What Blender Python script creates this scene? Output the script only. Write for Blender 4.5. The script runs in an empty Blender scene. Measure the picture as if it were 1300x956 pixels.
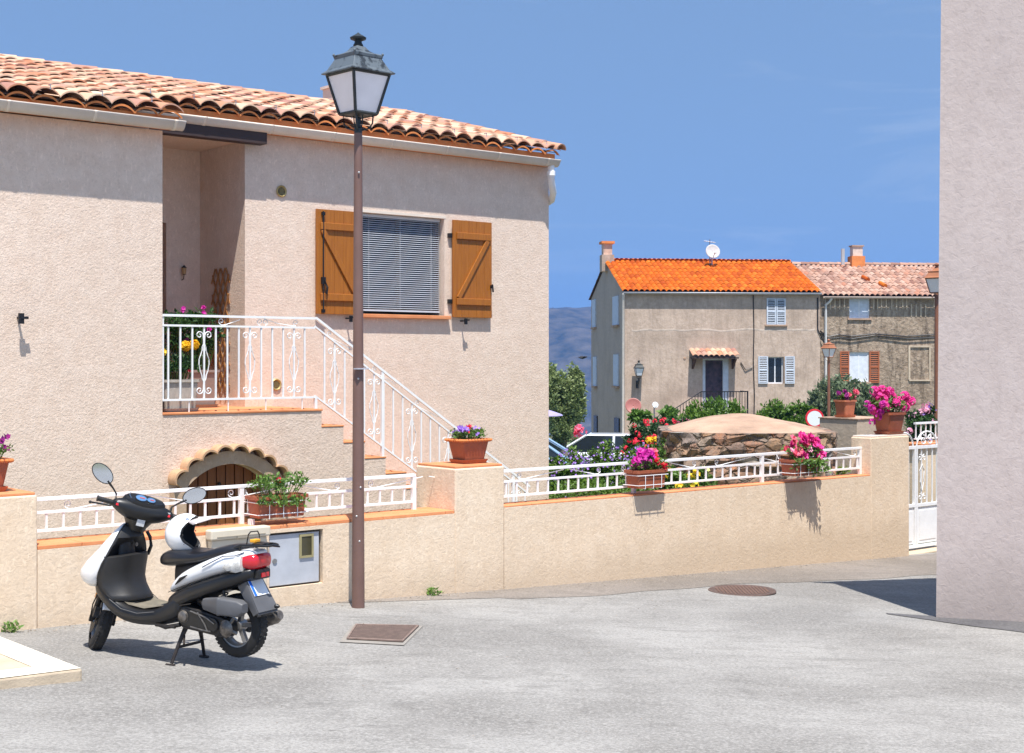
import bpy, math, random
from mathutils import Vector, Matrix, noise as mnoise
R = math.radians
rnd = random.Random(7)
scene = bpy.context.scene
col = scene.collection
# ------------------------------------------------------------------ camera, world, sun, exposure
CAMZ = 2.0
cam_data = bpy.data.cameras.new("camera")
cam = bpy.data.objects.new("camera", cam_data)
col.objects.link(cam)
cam.location = (0, 0, CAMZ)
cam.rotation_euler = (R(90), 0, 0)
cam_data.lens = 50
cam_data.sensor_width = 36
cam_data.shift_y = -0.01615
cam_data.clip_start = 0.1
cam_data.clip_end = 20000
scene.camera = cam

SUN_EL = 68.0
SUN_AZ = Vector((0.20, -0.98, 0)).normalized()       # horizontal direction towards the sun
world = bpy.data.worlds.new("World")
scene.world = world
world.use_nodes = True
wn = world.node_tree
for n in list(wn.nodes): wn.nodes.remove(n)
sky = wn.nodes.new('ShaderNodeTexSky'); sky.sky_type = 'NISHITA'; sky.sun_disc = False
sky.sun_elevation = R(SUN_EL); sky.sun_rotation = math.atan2(SUN_AZ.x, SUN_AZ.y)
sky.altitude = 900; sky.air_density = 1.0; sky.dust_density = 0.25; sky.ozone_density = 2.5
hsv = wn.nodes.new('ShaderNodeHueSaturation'); hsv.inputs['Saturation'].default_value = 0.93; hsv.inputs['Hue'].default_value = .492
tc = wn.nodes.new('ShaderNodeTexCoord'); va = wn.nodes.new('ShaderNodeVectorMath'); va.operation = 'ADD'; va.inputs[1].default_value = (0, 0, .42)
wn.links.new(tc.outputs['Generated'], va.inputs[0]); vn = wn.nodes.new('ShaderNodeVectorMath'); vn.operation = 'NORMALIZE'; wn.links.new(va.outputs[0], vn.inputs[0]); wn.links.new(vn.outputs[0], sky.inputs[0])
bg = wn.nodes.new('ShaderNodeBackground'); bg.inputs['Strength'].default_value = 0.128
wo = wn.nodes.new('ShaderNodeOutputWorld')
wm = wn.nodes.new('ShaderNodeMapping'); wm.inputs['Scale'].default_value = (1.2, 1.2, 9); wn.links.new(tc.outputs['Generated'], wm.inputs['Vector'])
wz = wn.nodes.new('ShaderNodeTexNoise'); wz.inputs['Scale'].default_value = 2.2; wz.inputs['Detail'].default_value = 7; wz.inputs['Roughness'].default_value = .6; wz.inputs['Distortion'].default_value = .5; wn.links.new(wm.outputs[0], wz.inputs['Vector'])
wr = wn.nodes.new('ShaderNodeMapRange'); wr.inputs['From Min'].default_value = .52; wr.inputs['From Max'].default_value = .78; wr.inputs['To Max'].default_value = .28; wn.links.new(wz.outputs[0], wr.inputs[0])
wx = wn.nodes.new('ShaderNodeMix'); wx.data_type = 'RGBA'; wn.links.new(wr.outputs[0], wx.inputs[0]); wn.links.new(sky.outputs[0], wx.inputs[6]); wx.inputs[7].default_value = (3.6, 3.9, 4.3, 1)
wn.links.new(wx.outputs[2], hsv.inputs['Color']); wn.links.new(hsv.outputs[0], bg.inputs['Color']); wn.links.new(bg.outputs[0], wo.inputs['Surface'])
sun_data = bpy.data.lights.new("sun", 'SUN'); sun_data.energy = 4.2; sun_data.angle = R(0.5); sun_data.color = (1, 0.96, 0.90)
sun = bpy.data.objects.new("sun", sun_data); col.objects.link(sun)
to_sun = Vector((SUN_AZ.x*math.cos(R(SUN_EL)), SUN_AZ.y*math.cos(R(SUN_EL)), math.sin(R(SUN_EL))))
sun.rotation_euler = to_sun.to_track_quat('Z', 'Y').to_euler()
scene.view_settings.view_transform = 'Standard'
scene.view_settings.look = 'None'
scene.view_settings.exposure = 0.85
scene.view_settings.gamma = 1.0
scene.view_settings.use_curve_mapping = False

# ------------------------------------------------------------------ helpers
def V(*a): return Vector(a)
class MB:
    """collects faces of one part"""
    def __init__(s): s.v = []; s.f = []; s.mi = []; s.cur = 0
    def add(s, vs, fs):
        b = len(s.v); s.v += [tuple(p) for p in vs]
        for f in fs: s.f.append(tuple(b+i for i in f)); s.mi.append(s.cur)
    def box(s, x0, x1, y0, y1, z0, z1):
        s.add([(x0,y0,z0),(x1,y0,z0),(x1,y1,z0),(x0,y1,z0),(x0,y0,z1),(x1,y0,z1),(x1,y1,z1),(x0,y1,z1)],
              [(0,3,2,1),(4,5,6,7),(0,1,5,4),(1,2,6,5),(2,3,7,6),(3,0,4,7)])
        return s
    def obox(s, c, ax, ay, az):
        c, ax, ay, az = Vector(c), Vector(ax), Vector(ay), Vector(az)
        s.add([c+ax*i+ay*j+az*k for k in(-1,1) for j in(-1,1) for i in(-1,1)],
              [(0,2,3,1),(4,5,7,6),(0,1,5,4),(1,3,7,5),(3,2,6,7),(2,0,4,6)])
        return s
    def ring(s, c, d, up, r, n, ry=None):
        d = Vector(d).normalized(); u = Vector(up)
        a = d.cross(u)
        if a.length < 1e-4: a = d.cross(V(1,0,0))
        a.normalize(); b = a.cross(d)
        ry = r if ry is None else ry
        return [Vector(c)+a*(r*math.cos(2*math.pi*i/n))+b*(ry*math.sin(2*math.pi*i/n)) for i in range(n)]
    def tube(s, pts, r, n=8, up=(0,0,1), closed=False, cap=True):
        pts = [Vector(p) for p in pts]; N = len(pts)
        rs = r if isinstance(r, (list, tuple)) else [r]*N
        rings = []; 
        for i, p in enumerate(pts):
            if closed: d = pts[(i+1) % N]-pts[i-1]
            elif i == 0: d = pts[1]-pts[0]
            elif i == N-1: d = pts[-1]-pts[-2]
            else: d = (pts[i+1]-pts[i]).normalized()+(pts[i]-pts[i-1]).normalized()
            if d.length < 1e-9: d = V(0,0,1)
            u = Vector(up)
            if abs(d.normalized().dot(u.normalized())) > .97: u = V(0,1,0) if abs(d.normalized().y) < .9 else V(1,0,0)
            rings.append(s.ring(p, d, u, rs[i], n))
        s.loft(rings, cap and not closed, closed)
        return s
    def loft(s, rings, cap=True, closed=False):
        n = len(rings[0]); N = len(rings)
        vs = [p for r in rings for p in r]; fs = []
        for i in range(N if closed else N-1):
            j = (i+1) % N
            for k in range(n):
                l = (k+1) % n
                fs.append((i*n+k, i*n+l, j*n+l, j*n+k))
        if cap:
            fs.append(tuple(range(n))[::-1]); fs.append(tuple((N-1)*n+k for k in range(n)))
        s.add(vs, fs); return s
    def grid(s, P, nu, nv):
        """P(i,j) -> point; open sheet"""
        vs = [P(i, j) for i in range(nu) for j in range(nv)]
        s.add(vs, [(i*nv+j, (i+1)*nv+j, (i+1)*nv+j+1, i*nv+j+1) for i in range(nu-1) for j in range(nv-1)]); return s
    def lathe(s, prof, n=24, c=(0,0,0), axis='z', ang=2*math.pi):
        c = Vector(c); rings = []
        for k in range(n):
            t = 2*math.pi*k/n
            r = []
            for (a, h) in prof:
                if axis == 'z': r.append(c+V(a*math.cos(t), a*math.sin(t), h))
                elif axis == 'y': r.append(c+V(a*math.cos(t), h, a*math.sin(t)))
                else: r.append(c+V(h, a*math.cos(t), a*math.sin(t)))
            rings.append(r)
        m = len(prof); vs = [p for r in rings for p in r]
        fs = [(k*m+i, k*m+i+1, ((k+1) % n)*m+i+1, ((k+1) % n)*m+i) for k in range(n) for i in range(m-1)]
        s.add(vs, fs); return s
    def prism(s, poly, y0, y1):
        """poly in (x,z), extruded in y"""
        n = len(poly)
        s.add([(x, y0, z) for x, z in poly]+[(x, y1, z) for x, z in poly],
              [tuple(range(n)), tuple(range(n, 2*n))[::-1]]+[(i, n+i, n+(i+1) % n, (i+1) % n) for i in range(n)]); return s
    def sphere(s, c, rx, ry=None, rz=None, n=12, m=8):
        ry = rx if ry is None else ry; rz = rx if rz is None else rz; c = Vector(c)
        rings = []
        for i in range(m+1):
            t = math.pi*i/m-math.pi/2; q = max(math.cos(t), .02)
            rings.append([c+V(rx*q*math.cos(2*math.pi*k/n), ry*q*math.sin(2*math.pi*k/n), rz*math.sin(t)) for k in range(n)])
        s.loft(rings, True); return s
    def xf(s, M):
        s.v = [tuple(M @ Vector(p)) for p in s.v]; return s
    def build(s, name, mat, parent=None, smooth=False, bevel=0, angle=40, solid=0, sub=0):
        me = bpy.data.meshes.new(name)
        me.from_pydata(s.v, [], s.f)
        mats = mat if isinstance(mat, (list, tuple)) else [mat]
        for m in mats: me.materials.append(m)
        if len(mats) > 1: me.polygons.foreach_set('material_index', s.mi)
        me.validate(); 
        import bmesh
        bm = bmesh.new(); bm.from_mesh(me); bmesh.ops.recalc_face_normals(bm, faces=bm.faces); bm.to_mesh(me); bm.free()
        if smooth:
            me.polygons.foreach_set('use_smooth', [True]*len(me.polygons))
            try: me.set_sharp_from_angle(angle=R(angle))
            except Exception: pass
        me.update()
        o = bpy.data.objects.new(name, me); col.objects.link(o)
        if parent: o.parent = parent
        if solid:
            q = o.modifiers.new('thickness', 'SOLIDIFY'); q.thickness = solid; q.offset = 0
        if sub:
            q = o.modifiers.new('smooth', 'SUBSURF'); q.levels = sub; q.render_levels = sub
        if bevel:
            q = o.modifiers.new('edge', 'BEVEL'); q.width = bevel; q.segments = 2; q.limit_method = 'ANGLE'; q.angle_limit = R(40)
        return o
def thing(name, label, cat, loc=(0,0,0), rz=0, group=None):
    o = bpy.data.objects.new(name, None); col.objects.link(o)
    o.location = loc; o.rotation_euler = (0, 0, rz); o.empty_display_size = .2
    o['label'] = label; o['category'] = cat
    if group: o['group'] = group
    return o
def tag(o, label=None, cat=None, group=None, kind=None):
    if label: o['label'] = label
    if cat: o['category'] = cat
    if group: o['group'] = group
    if kind: o['kind'] = kind
    return o
def dup(root, loc, rz=None, label=None):
    r = root.copy(); col.objects.link(r); r.location = loc
    if rz is not None: r.rotation_euler = (0, 0, rz)
    if label: r['label'] = label
    for ch in list(root.children):
        c = ch.copy(); col.objects.link(c); c.parent = r
        for g in list(ch.children):
            d = g.copy(); col.objects.link(d); d.parent = c
    return r
FPX = 1805.0; HOR = 457.0
class Frame:
    """a vertical building frame: x along the front, y going in, used to turn measured picture points into metres"""
    def __init__(s, ox, oy, deg, oz=0):
        s.o = (ox, oy); s.a = R(deg); s.c = math.cos(s.a); s.s = math.sin(s.a); s.oz = oz
    def at(s, px, py, T=0.0):
        k = (px-650)/FPX
        u = (k*(s.o[1]+s.c*T)-s.o[0]+s.s*T)/(s.c-k*s.s)
        Y = s.o[1]+s.s*u+s.c*T
        return u, CAMZ-(py-HOR)*Y/FPX-s.oz
    def world(s, u, T, z=0): return (s.o[0]+s.c*u-s.s*T, s.o[1]+s.s*u+s.c*T, z)
    def loc(s, X, Y):
        dx, dy = X-s.o[0], Y-s.o[1]
        return s.c*dx+s.s*dy, -s.s*dx+s.c*dy
HF = Frame(-1.281, 11.8, 40)
def lerp_tab(t, x):
    if x <= t[0][0]: return t[0][1]
    for (a, b), (c, d) in zip(t, t[1:]):
        if x <= c: return b+(d-b)*(x-a)/(c-a)
    return t[-1][1]
GT = [(-30,.55),(-10,.26),(-3,.108),(-2.3,.092),(-.6,.03),(1.6,-.07),(7.8,-.32),(15,-.6),(36,-2.0),(60,-3.2),(100,-9),(300,-60),(700,-130)]
def ground_z(X, Y):
    s_, t_ = HF.loc(X, Y)
    z = lerp_tab(GT, s_)
    far = max(0, t_-60)
    return z-0.18*far if far < 500 else z-90
# ------------------------------------------------------------------ materials
def nodes(name):
    m = bpy.data.materials.new(name); m.use_nodes = True
    nt = m.node_tree; b = nt.nodes['Principled BSDF']
    return m, nt, b
def mixc(nt, fac, c1, c2, mode='MIX'):
    n = nt.nodes.new('ShaderNodeMix'); n.data_type = 'RGBA'; n.blend_type = mode
    for i, v in ((0, fac), (6, c1), (7, c2)):
        if hasattr(v, 'links') or hasattr(v, 'is_linked'): nt.links.new(v, n.inputs[i])
        else: n.inputs[i].default_value = (v if i == 0 else (*v, 1) if len(v) == 3 else v)
    return n.outputs[2]
def tex(nt, kind, scale, detail=4, rough=.55, vec=None, **k):
    n = nt.nodes.new('ShaderNodeTex'+kind); n.inputs['Scale'].default_value = scale
    if kind == 'Noise': n.inputs['Detail'].default_value = detail; n.inputs['Roughness'].default_value = rough
    for a, b in k.items():
        if a in n.inputs: n.inputs[a].default_value = b
        else: setattr(n, a, b)
    if vec is not None: nt.links.new(vec, n.inputs['Vector'])
    return n
def ramp(nt, src, lo, hi, a=0., b=1.):
    n = nt.nodes.new('ShaderNodeMapRange'); n.inputs['From Min'].default_value = lo; n.inputs['From Max'].default_value = hi
    n.inputs['To Min'].default_value = a; n.inputs['To Max'].default_value = b
    nt.links.new(src, n.inputs['Value']); return n.outputs[0]
def coords(nt, scale=(1,1,1), world=False):
    if world: g = nt.nodes.new('ShaderNodeNewGeometry'); src = g.outputs['Position']
    else: g = nt.nodes.new('ShaderNodeTexCoord'); src = g.outputs['Object']
    mp = nt.nodes.new('ShaderNodeMapping'); mp.inputs['Scale'].default_value = scale
    nt.links.new(src, mp.inputs['Vector']); return mp.outputs[0]
def bump(nt, b, h, strength=.5, dist=.01):
    n = nt.nodes.new('ShaderNodeBump'); n.inputs['Strength'].default_value = strength; n.inputs['Distance'].default_value = dist
    nt.links.new(h, n.inputs['Height']); nt.links.new(n.outputs[0], b.inputs['Normal'])
def dark(c, k): return tuple(x*k for x in c)
def M(name, c, rough=.6, metal=0, var=.12, vs=6, bs=0, bd=.004, spec=.5, island=0, c2=None, stretch=(1,1,1), coat=0, trans=0, alpha=1):
    m, nt, b = nodes(name)
    v = coords(nt, stretch)
    n1 = tex(nt, 'Noise', vs, 5, .6, v)
    f = ramp(nt, n1.outputs[0], .3, .7)
    out = mixc(nt, f, dark(c, 1-var), dark(c, 1+var) if c2 is None else c2)
    if island:
        g = nt.nodes.new('ShaderNodeNewGeometry')
        out = mixc(nt, ramp(nt, g.outputs['Random Per Island'], 0, 1, 0, 1), dark(c, 1-island), out) if c2 is None else mixc(nt, g.outputs['Random Per Island'], c, c2)
    nt.links.new(out, b.inputs['Base Color'])
    b.inputs['Roughness'].default_value = rough; b.inputs['Metallic'].default_value = metal
    b.inputs['Specular IOR Level'].default_value = spec
    if coat: b.inputs['Coat Weight'].default_value = coat; b.inputs['Coat Roughness'].default_value = .05
    if trans: b.inputs['Transmission Weight'].default_value = trans
    if alpha < 1: b.inputs['Alpha'].default_value = alpha
    if bs:
        n2 = tex(nt, 'Noise', bs, 3, .6, v); bump(nt, b, n2.outputs[0], .6, bd)
    return m
def plaster(name, c, c2, bs=34, bd=.012, stain=.1, streak=0, st=None, dirt=None):
    """rough render: grain, mottling, soft stains"""
    m, nt, b = nodes(name)
    v = coords(nt); vv = coords(nt, (2.2, 2.2, .35))
    big = tex(nt, 'Noise', .9, 4, .6, v); mid = tex(nt, 'Noise', 7, 4, .65, v)
    grain = tex(nt, 'Noise', bs, 3, .65, v, Distortion=.6)
    o = mixc(nt, ramp(nt, mid.outputs[0], .35, .7), c, c2)
    o = mixc(nt, ramp(nt, big.outputs[0], .42, .72, 0, stain), o, dark(c, .72))
    fl = tex(nt, 'Noise', 26, 2, .5, coords(nt, (1.6, 1.6, .55)))
    o = mixc(nt, ramp(nt, fl.outputs[0], .58, .70, 0, .45 if bs > 25 else .1), o, dark(c2, 1.22))
    o = mixc(nt, ramp(nt, grain.outputs[0], .25, .5, .35, 0), o, dark(c, .62))
    if streak:
        s_ = tex(nt, 'Noise', 2.5, 5, .7, vv)
        o = mixc(nt, ramp(nt, s_.outputs[0], .5, .72, 0, streak), o, st or dark(c, .5))
    if dirt:
        geo = nt.nodes.new('ShaderNodeTexCoord'); sp = nt.nodes.new('ShaderNodeSeparateXYZ'); nt.links.new(geo.outputs['Object'], sp.inputs[0])
        d1 = nt.nodes.new('ShaderNodeMath'); d1.operation = 'MULTIPLY_ADD'
        dn = tex(nt, 'Noise', 3, 5, .7, v); nt.links.new(dn.outputs[0], d1.inputs[0]); d1.inputs[1].default_value = -.5; nt.links.new(sp.outputs[2], d1.inputs[2])
        o = mixc(nt, ramp(nt, d1.outputs[0], dirt[0], dirt[1], .55, 0), o, dirt[2])
    nt.links.new(o, b.inputs['Base Color']); b.inputs['Roughness'].default_value = .92; b.inputs['Specular IOR Level'].default_value = .2
    ad = nt.nodes.new('ShaderNodeMath'); ad.operation = 'MULTIPLY_ADD'
    nt.links.new(mid.outputs[0], ad.inputs[0]); ad.inputs[1].default_value = .5; nt.links.new(grain.outputs[0], ad.inputs[2])
    bump(nt, b, ad.outputs[0], 1.0, bd)
    return m
def tilemat(name, cols, rough=.85):
    m, nt, b = nodes(name)
    g = nt.nodes.new('ShaderNodeNewGeometry')
    cr = nt.nodes.new('ShaderNodeValToRGB'); cr.color_ramp.interpolation = 'LINEAR'
    e = cr.color_ramp.elements
    while len(e) < len(cols): e.new(.5)
    for i, c in enumerate(cols): e[i].position = i/(len(cols)-1); e[i].color = (*c, 1)
    nt.links.new(g.outputs['Random Per Island'], cr.inputs[0])
    n = tex(nt, 'Noise', 9, 5, .7, coords(nt))
    o = mixc(nt, ramp(nt, n.outputs[0], .45, .75, 0, .4), cr.outputs[0], dark(cols[0], .8))
    nt.links.new(o, b.inputs['Base Color']); b.inputs['Roughness'].default_value = rough; b.inputs['Specular IOR Level'].default_value = .2
    n2 = tex(nt, 'Noise', 60, 3, .6, coords(nt)); bump(nt, b, n2.outputs[0], .5, .004)
    return m
def wood(name, c1, c2, plank=0, axis=0, rough=.45):
    m, nt, b = nodes(name)
    st = [14, 14, 14]; st[2 if axis != 2 else 0] = .8
    n = tex(nt, 'Noise', 3, 6, .6, coords(nt, tuple(st)), Distortion=.8)
    o = mixc(nt, ramp(nt, n.outputs[0], .3, .7), c1, c2)
    nt.links.new(o, b.inputs['Base Color']); b.inputs['Roughness'].default_value = rough
    bump(nt, b, n.outputs[0], .25, .003)
    return m
def leafmat(name, c1, c2, rough=.5):
    m, nt, b = nodes(name)
    g = nt.nodes.new('ShaderNodeNewGeometry')
    n = tex(nt, 'Noise', 2.2, 3, .6, coords(nt))
    ad = nt.nodes.new('ShaderNodeMath'); ad.operation = 'MULTIPLY_ADD'; nt.links.new(g.outputs['Random Per Island'], ad.inputs[0]); ad.inputs[1].default_value = .55
    nt.links.new(ramp(nt, n.outputs[0], .35, .65, 0, .45), ad.inputs[2])
    o = mixc(nt, ad.outputs[0], c1, c2)
    nt.links.new(o, b.inputs['Base Color']); b.inputs['Roughness'].default_value = rough
    tr = nt.nodes.new('ShaderNodeBsdfTranslucent'); nt.links.new(o, tr.inputs[0])
    ms = nt.nodes.new('ShaderNodeMixShader'); ms.inputs[0].default_value = .3
    nt.links.new(b.outputs[0], ms.inputs[1]); nt.links.new(tr.outputs[0], ms.inputs[2]); nt.links.new(ms.outputs[0], nt.nodes['Material Output'].inputs['Surface'])
    return m
def asphalt(name, c, c2):
    m, nt, b = nodes(name)
    v = coords(nt, world=True)
    big = tex(nt, 'Noise', .55, 5, .6, v); mid = tex(nt, 'Noise', 4, 5, .7, coords(nt, (.6, 1.8, 1), True)); fine = tex(nt, 'Noise', 110, 3, .75, v); grit = tex(nt, 'Noise', 48, 4, .75, coords(nt, (1, 1.2, 1), True))
    vo = tex(nt, 'Voronoi', 130, vec=v)
    o = mixc(nt, ramp(nt, big.outputs[0], .38, .60), dark(c, .86), dark(c2, 1.06))
    o = mixc(nt, ramp(nt, mid.outputs[0], .48, .68, 0, .55), o, dark(c, .70))
    o = mixc(nt, ramp(nt, grit.outputs[0], .50, .62, 0, .5), o, dark(c2, 1.5))
    o = mixc(nt, ramp(nt, grit.outputs[0], .47, .37, 0, .5), o, dark(c, .52))
    o = mixc(nt, ramp(nt, fine.outputs[0], .5, .75, 0, .5), o, dark(c2, 1.35))
    o = mixc(nt, ramp(nt, fine.outputs[0], .42, .28, 0, .6), o, dark(c, .55))
    st = tex(nt, 'Noise', 1.3, 6, .75, coords(nt, (.5, 2.2, 1), True), Distortion=.4)
    o = mixc(nt, ramp(nt, st.outputs[0], .58, .70, 0, .45), o, dark(c, .62))
    ck = tex(nt, 'Voronoi', .55, vec=coords(nt, (1,1,1), True), feature='DISTANCE_TO_EDGE'); dv = tex(nt, 'Noise', 3, 5, .7, v)
    cm = nt.nodes.new('ShaderNodeMath'); cm.operation = 'MULTIPLY_ADD'; nt.links.new(dv.outputs[0], cm.inputs[0]); cm.inputs[1].default_value = .25; nt.links.new(ck.outputs[0], cm.inputs[2])
    o = mixc(nt, ramp(nt, cm.outputs[0], .118, .124, .18, 0), o, dark(c, .55))
    sp = tex(nt, 'Noise', 7, 2, .5, coords(nt, (1, 3.5, 1), True))
    o = mixc(nt, ramp(nt, sp.outputs[0], .735, .76, 0, .55), o, dark(c, .35))
    nt.links.new(o, b.inputs['Base Color']); b.inputs['Roughness'].default_value = .9; b.inputs['Specular IOR Level'].default_value = .2
    bump(nt, b, fine.outputs[0], .7, .006)
    return m
WHITE = M('white_paint', (.84,.84,.84), .45, var=.05, vs=8)
_nt = WHITE.node_tree; _b = _nt.nodes['Principled BSDF']; _src = _b.inputs['Base Color'].links[0].from_socket
_n = tex(_nt, 'Noise', 11, 6, .8, coords(_nt)); _nt.links.new(mixc(_nt, ramp(_nt, _n.outputs[0], .66, .72, 0, .8), _src, (.42,.20,.09)), _b.inputs['Base Color'])
GUT = M('cream_gutter', (.74,.64,.54), .45, var=.06)
HOUSE = plaster('pink_roughcast', (.71,.56,.45), (.78,.635,.525), 44, .0065, .16, streak=.10, st=(.56,.42,.34))
WALLM = plaster('cream_render', (.73,.57,.41), (.79,.64,.48), 30, .0045, .22, streak=.22, st=(.52,.39,.26), dirt=(-.28,.02,(.52,.40,.28)))
LILAC = plaster('lilac_render', (.48,.40,.365), (.525,.445,.41), 20, .004, .22, streak=.22, st=(.38,.32,.30), dirt=(-.35,.25,(.30,.25,.22)))
GREYW = plaster('grey_old_render', (.48,.365,.285), (.61,.485,.395), 12, .01, .9, streak=.5, st=(.24,.185,.145))
RUBW = plaster('weathered_masonry', (.31,.23,.165), (.49,.39,.295), 7, .04, .9, streak=.95, st=(.10,.075,.055))
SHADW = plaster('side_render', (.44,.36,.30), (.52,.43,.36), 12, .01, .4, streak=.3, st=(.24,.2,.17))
TILE = tilemat('faded_terracotta_tiles', [(.55,.31,.20),(.64,.44,.31),(.46,.17,.09),(.66,.50,.36),(.33,.16,.13),(.58,.35,.23),(.62,.45,.32),(.52,.22,.12),(.44,.25,.20)])
TILE_O = tilemat('orange_tiles', [(.46,.095,.006),(.58,.14,.010),(.38,.065,.006),(.64,.18,.018)])
TILE_P = tilemat('old_pink_tiles', [(.36,.19,.13),(.50,.33,.25),(.24,.12,.09),(.52,.36,.28),(.42,.18,.11)])
ORANGE = M('orange_clay', (.66,.22,.06), .8, var=.15, bs=40)
COPE = M('coping_terracotta', (.68,.24,.09), .8, var=.16, vs=4, bs=60, bd=.002, c2=(.74,.30,.13))
MORTAR = M('mortar', (.50,.40,.32), .9, bs=50, bd=.01)
TERRA = M('terracotta_plastic', (.33,.09,.04), .55, var=.14, vs=10, bs=30, bd=.002)
TERRAL = M('terracotta_plastic_light', (.46,.15,.07), .6, var=.14, vs=10)
SHUT = wood('varnished_oak', (.29,.09,.008), (.40,.14,.014), rough=.5)
SHUTD = wood('varnished_oak_dark', (.24,.085,.01), (.33,.12,.015), rough=.35)
DOORW = wood('brown_planks', (.17,.055,.015), (.26,.095,.03))
DARKW = M('dark_brown_beam', (.045,.025,.022), .7, bs=20)
BLACK = M('black_iron', (.015,.015,.017), .45, metal=.3, var=.2)
POLE = M('brown_pole_paint', (.17,.095,.075), .5, var=.08, bs=40, bd=.001)
POLE2 = M('rust_brown_pole', (.22,.09,.05), .5, var=.1)
BLIND = M('blind_slat', (.60,.62,.66), .4, var=.05)
GLASSD = M('dark_window_glass', (.02,.04,.08), .08, var=.2, spec=.8)
FROST = M('frosted_lantern_glass', (.86,.80,.80), .35, var=.05)
SOIL = M('potting_soil', (.06,.04,.03), .95, bs=60, bd=.01)
# ------------------------------------------------------------------ the setting: ground, road, hills
def sheet(name, mat, us, ts, dz, zf=None, clip=None):
    mb = MB()
    def P(i, j):
        X, Y, _ = HF.world(us[i], ts[j]); return (X, Y, (zf or ground_z)(X, Y)+dz)
    mb.grid(P, len(us), len(ts)); return mb.build(name, mat, smooth=True)
def rng(a, b, n): return [a+(b-a)*i/(n-1) for i in range(n)]
GROUND = M('dry_soil', (.20,.17,.10), .95, var=.3, vs=1.5, bs=20, bd=.03, c2=(.15,.17,.07))
ROAD = asphalt('worn_asphalt', (.235,.222,.205), (.30,.287,.268))
ROADP = asphalt('older_asphalt', (.20,.175,.15), (.24,.21,.185))
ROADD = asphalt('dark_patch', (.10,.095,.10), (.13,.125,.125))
g = sheet('ground', GROUND, [-60,-40,-30,-20]+rng(-12,16,57)+[18,22,26,32,40,60,90,150,300,700,1500,3500], [-60,-40,-20]+rng(-12,12,49)+[15,20,30,45,60,90,150,300,700,1500,3500], -.02); tag(g, kind='structure')
g = sheet('road', ROAD, [-30,-20,-12]+rng(-10,16,105)+[18,22], [-30,-20]+rng(-12,.25,50), 0.0)
tag(g, kind='structure')
# strip of older, browner asphalt along the foot of the wall
mb = MB(); us = rng(-.2, 11, 90)
def edge(u): return -.55-.09*max(0, u-1)+.04*math.sin(u*2.1)+.03*math.sin(u*5.3)-(.0 if u < 4 else .10*(u-4))
def P(i, j):
    u = us[i]; t = edge(u)*(1-j/3)+.02*(j/3) if u > 1.2 else -.02-.0*j+.04*(j/3)
    if u <= 1.2: t = (-.06-.35*(u+.2)/1.4*1.0)*(1-j/3)+.02*(j/3)
    X, Y, _ = HF.world(u, t); return (X, Y, ground_z(X, Y)+.003)
mb.grid(P, 90, 4); tag(mb.build('road_verge', ROADP, smooth=True), kind='structure')
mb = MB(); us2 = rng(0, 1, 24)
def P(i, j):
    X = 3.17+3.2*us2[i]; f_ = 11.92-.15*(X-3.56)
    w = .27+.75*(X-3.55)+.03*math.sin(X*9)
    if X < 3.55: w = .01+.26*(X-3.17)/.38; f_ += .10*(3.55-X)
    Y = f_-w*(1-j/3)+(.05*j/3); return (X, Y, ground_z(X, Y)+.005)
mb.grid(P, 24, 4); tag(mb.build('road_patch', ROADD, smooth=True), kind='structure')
# distant hills
HILL = M('scrub_hillside', (.008,.02,.018), .95, var=.4, vs=.045, c2=(.10,.085,.065))
mb = MB()
def P(i, j):
    X = -3500+7000*i/139; Y = 1100+1700*j/59
    q = j/59
    base = min(1, max(0, (q-.02)/.5)); base = base*base*(3-2*base)
    n = mnoise.fractal(Vector((X/520., Y/420., 1.3)), 1.0, 2.1, 6)
    n2 = mnoise.fractal(Vector((X/1400., 3.1, .3)), 1.0, 2.0, 3)
    r = abs(mnoise.fractal(Vector((X/230., Y/300., 7.)), 1.0, 2.0, 5))
    return (X, Y, -160+base*(262+30*n2+40*n)-r*45*base+ 12*mnoise.noise(Vector((X/40., Y/40., 2))))
mb.grid(P, 140, 60); tag(mb.build('hills', HILL, smooth=True), kind='structure')
mb = MB(); mb.box(-4200, 4200, -150, 2900, -330, 135)
hm = bpy.data.materials.new('air'); hm.use_nodes = True; nt = hm.node_tree
nt.nodes.remove(nt.nodes['Principled BSDF']); pv = nt.nodes.new('ShaderNodeVolumePrincipled')
pv.inputs['Color'].default_value = (.13, .36, .90, 1); pv.inputs['Density'].default_value = .00026; pv.inputs['Anisotropy'].default_value = .0
nt.links.new(pv.outputs[0], nt.nodes['Material Output'].inputs['Volume'])
tag(mb.build('haze', hm), kind='stuff')

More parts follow.
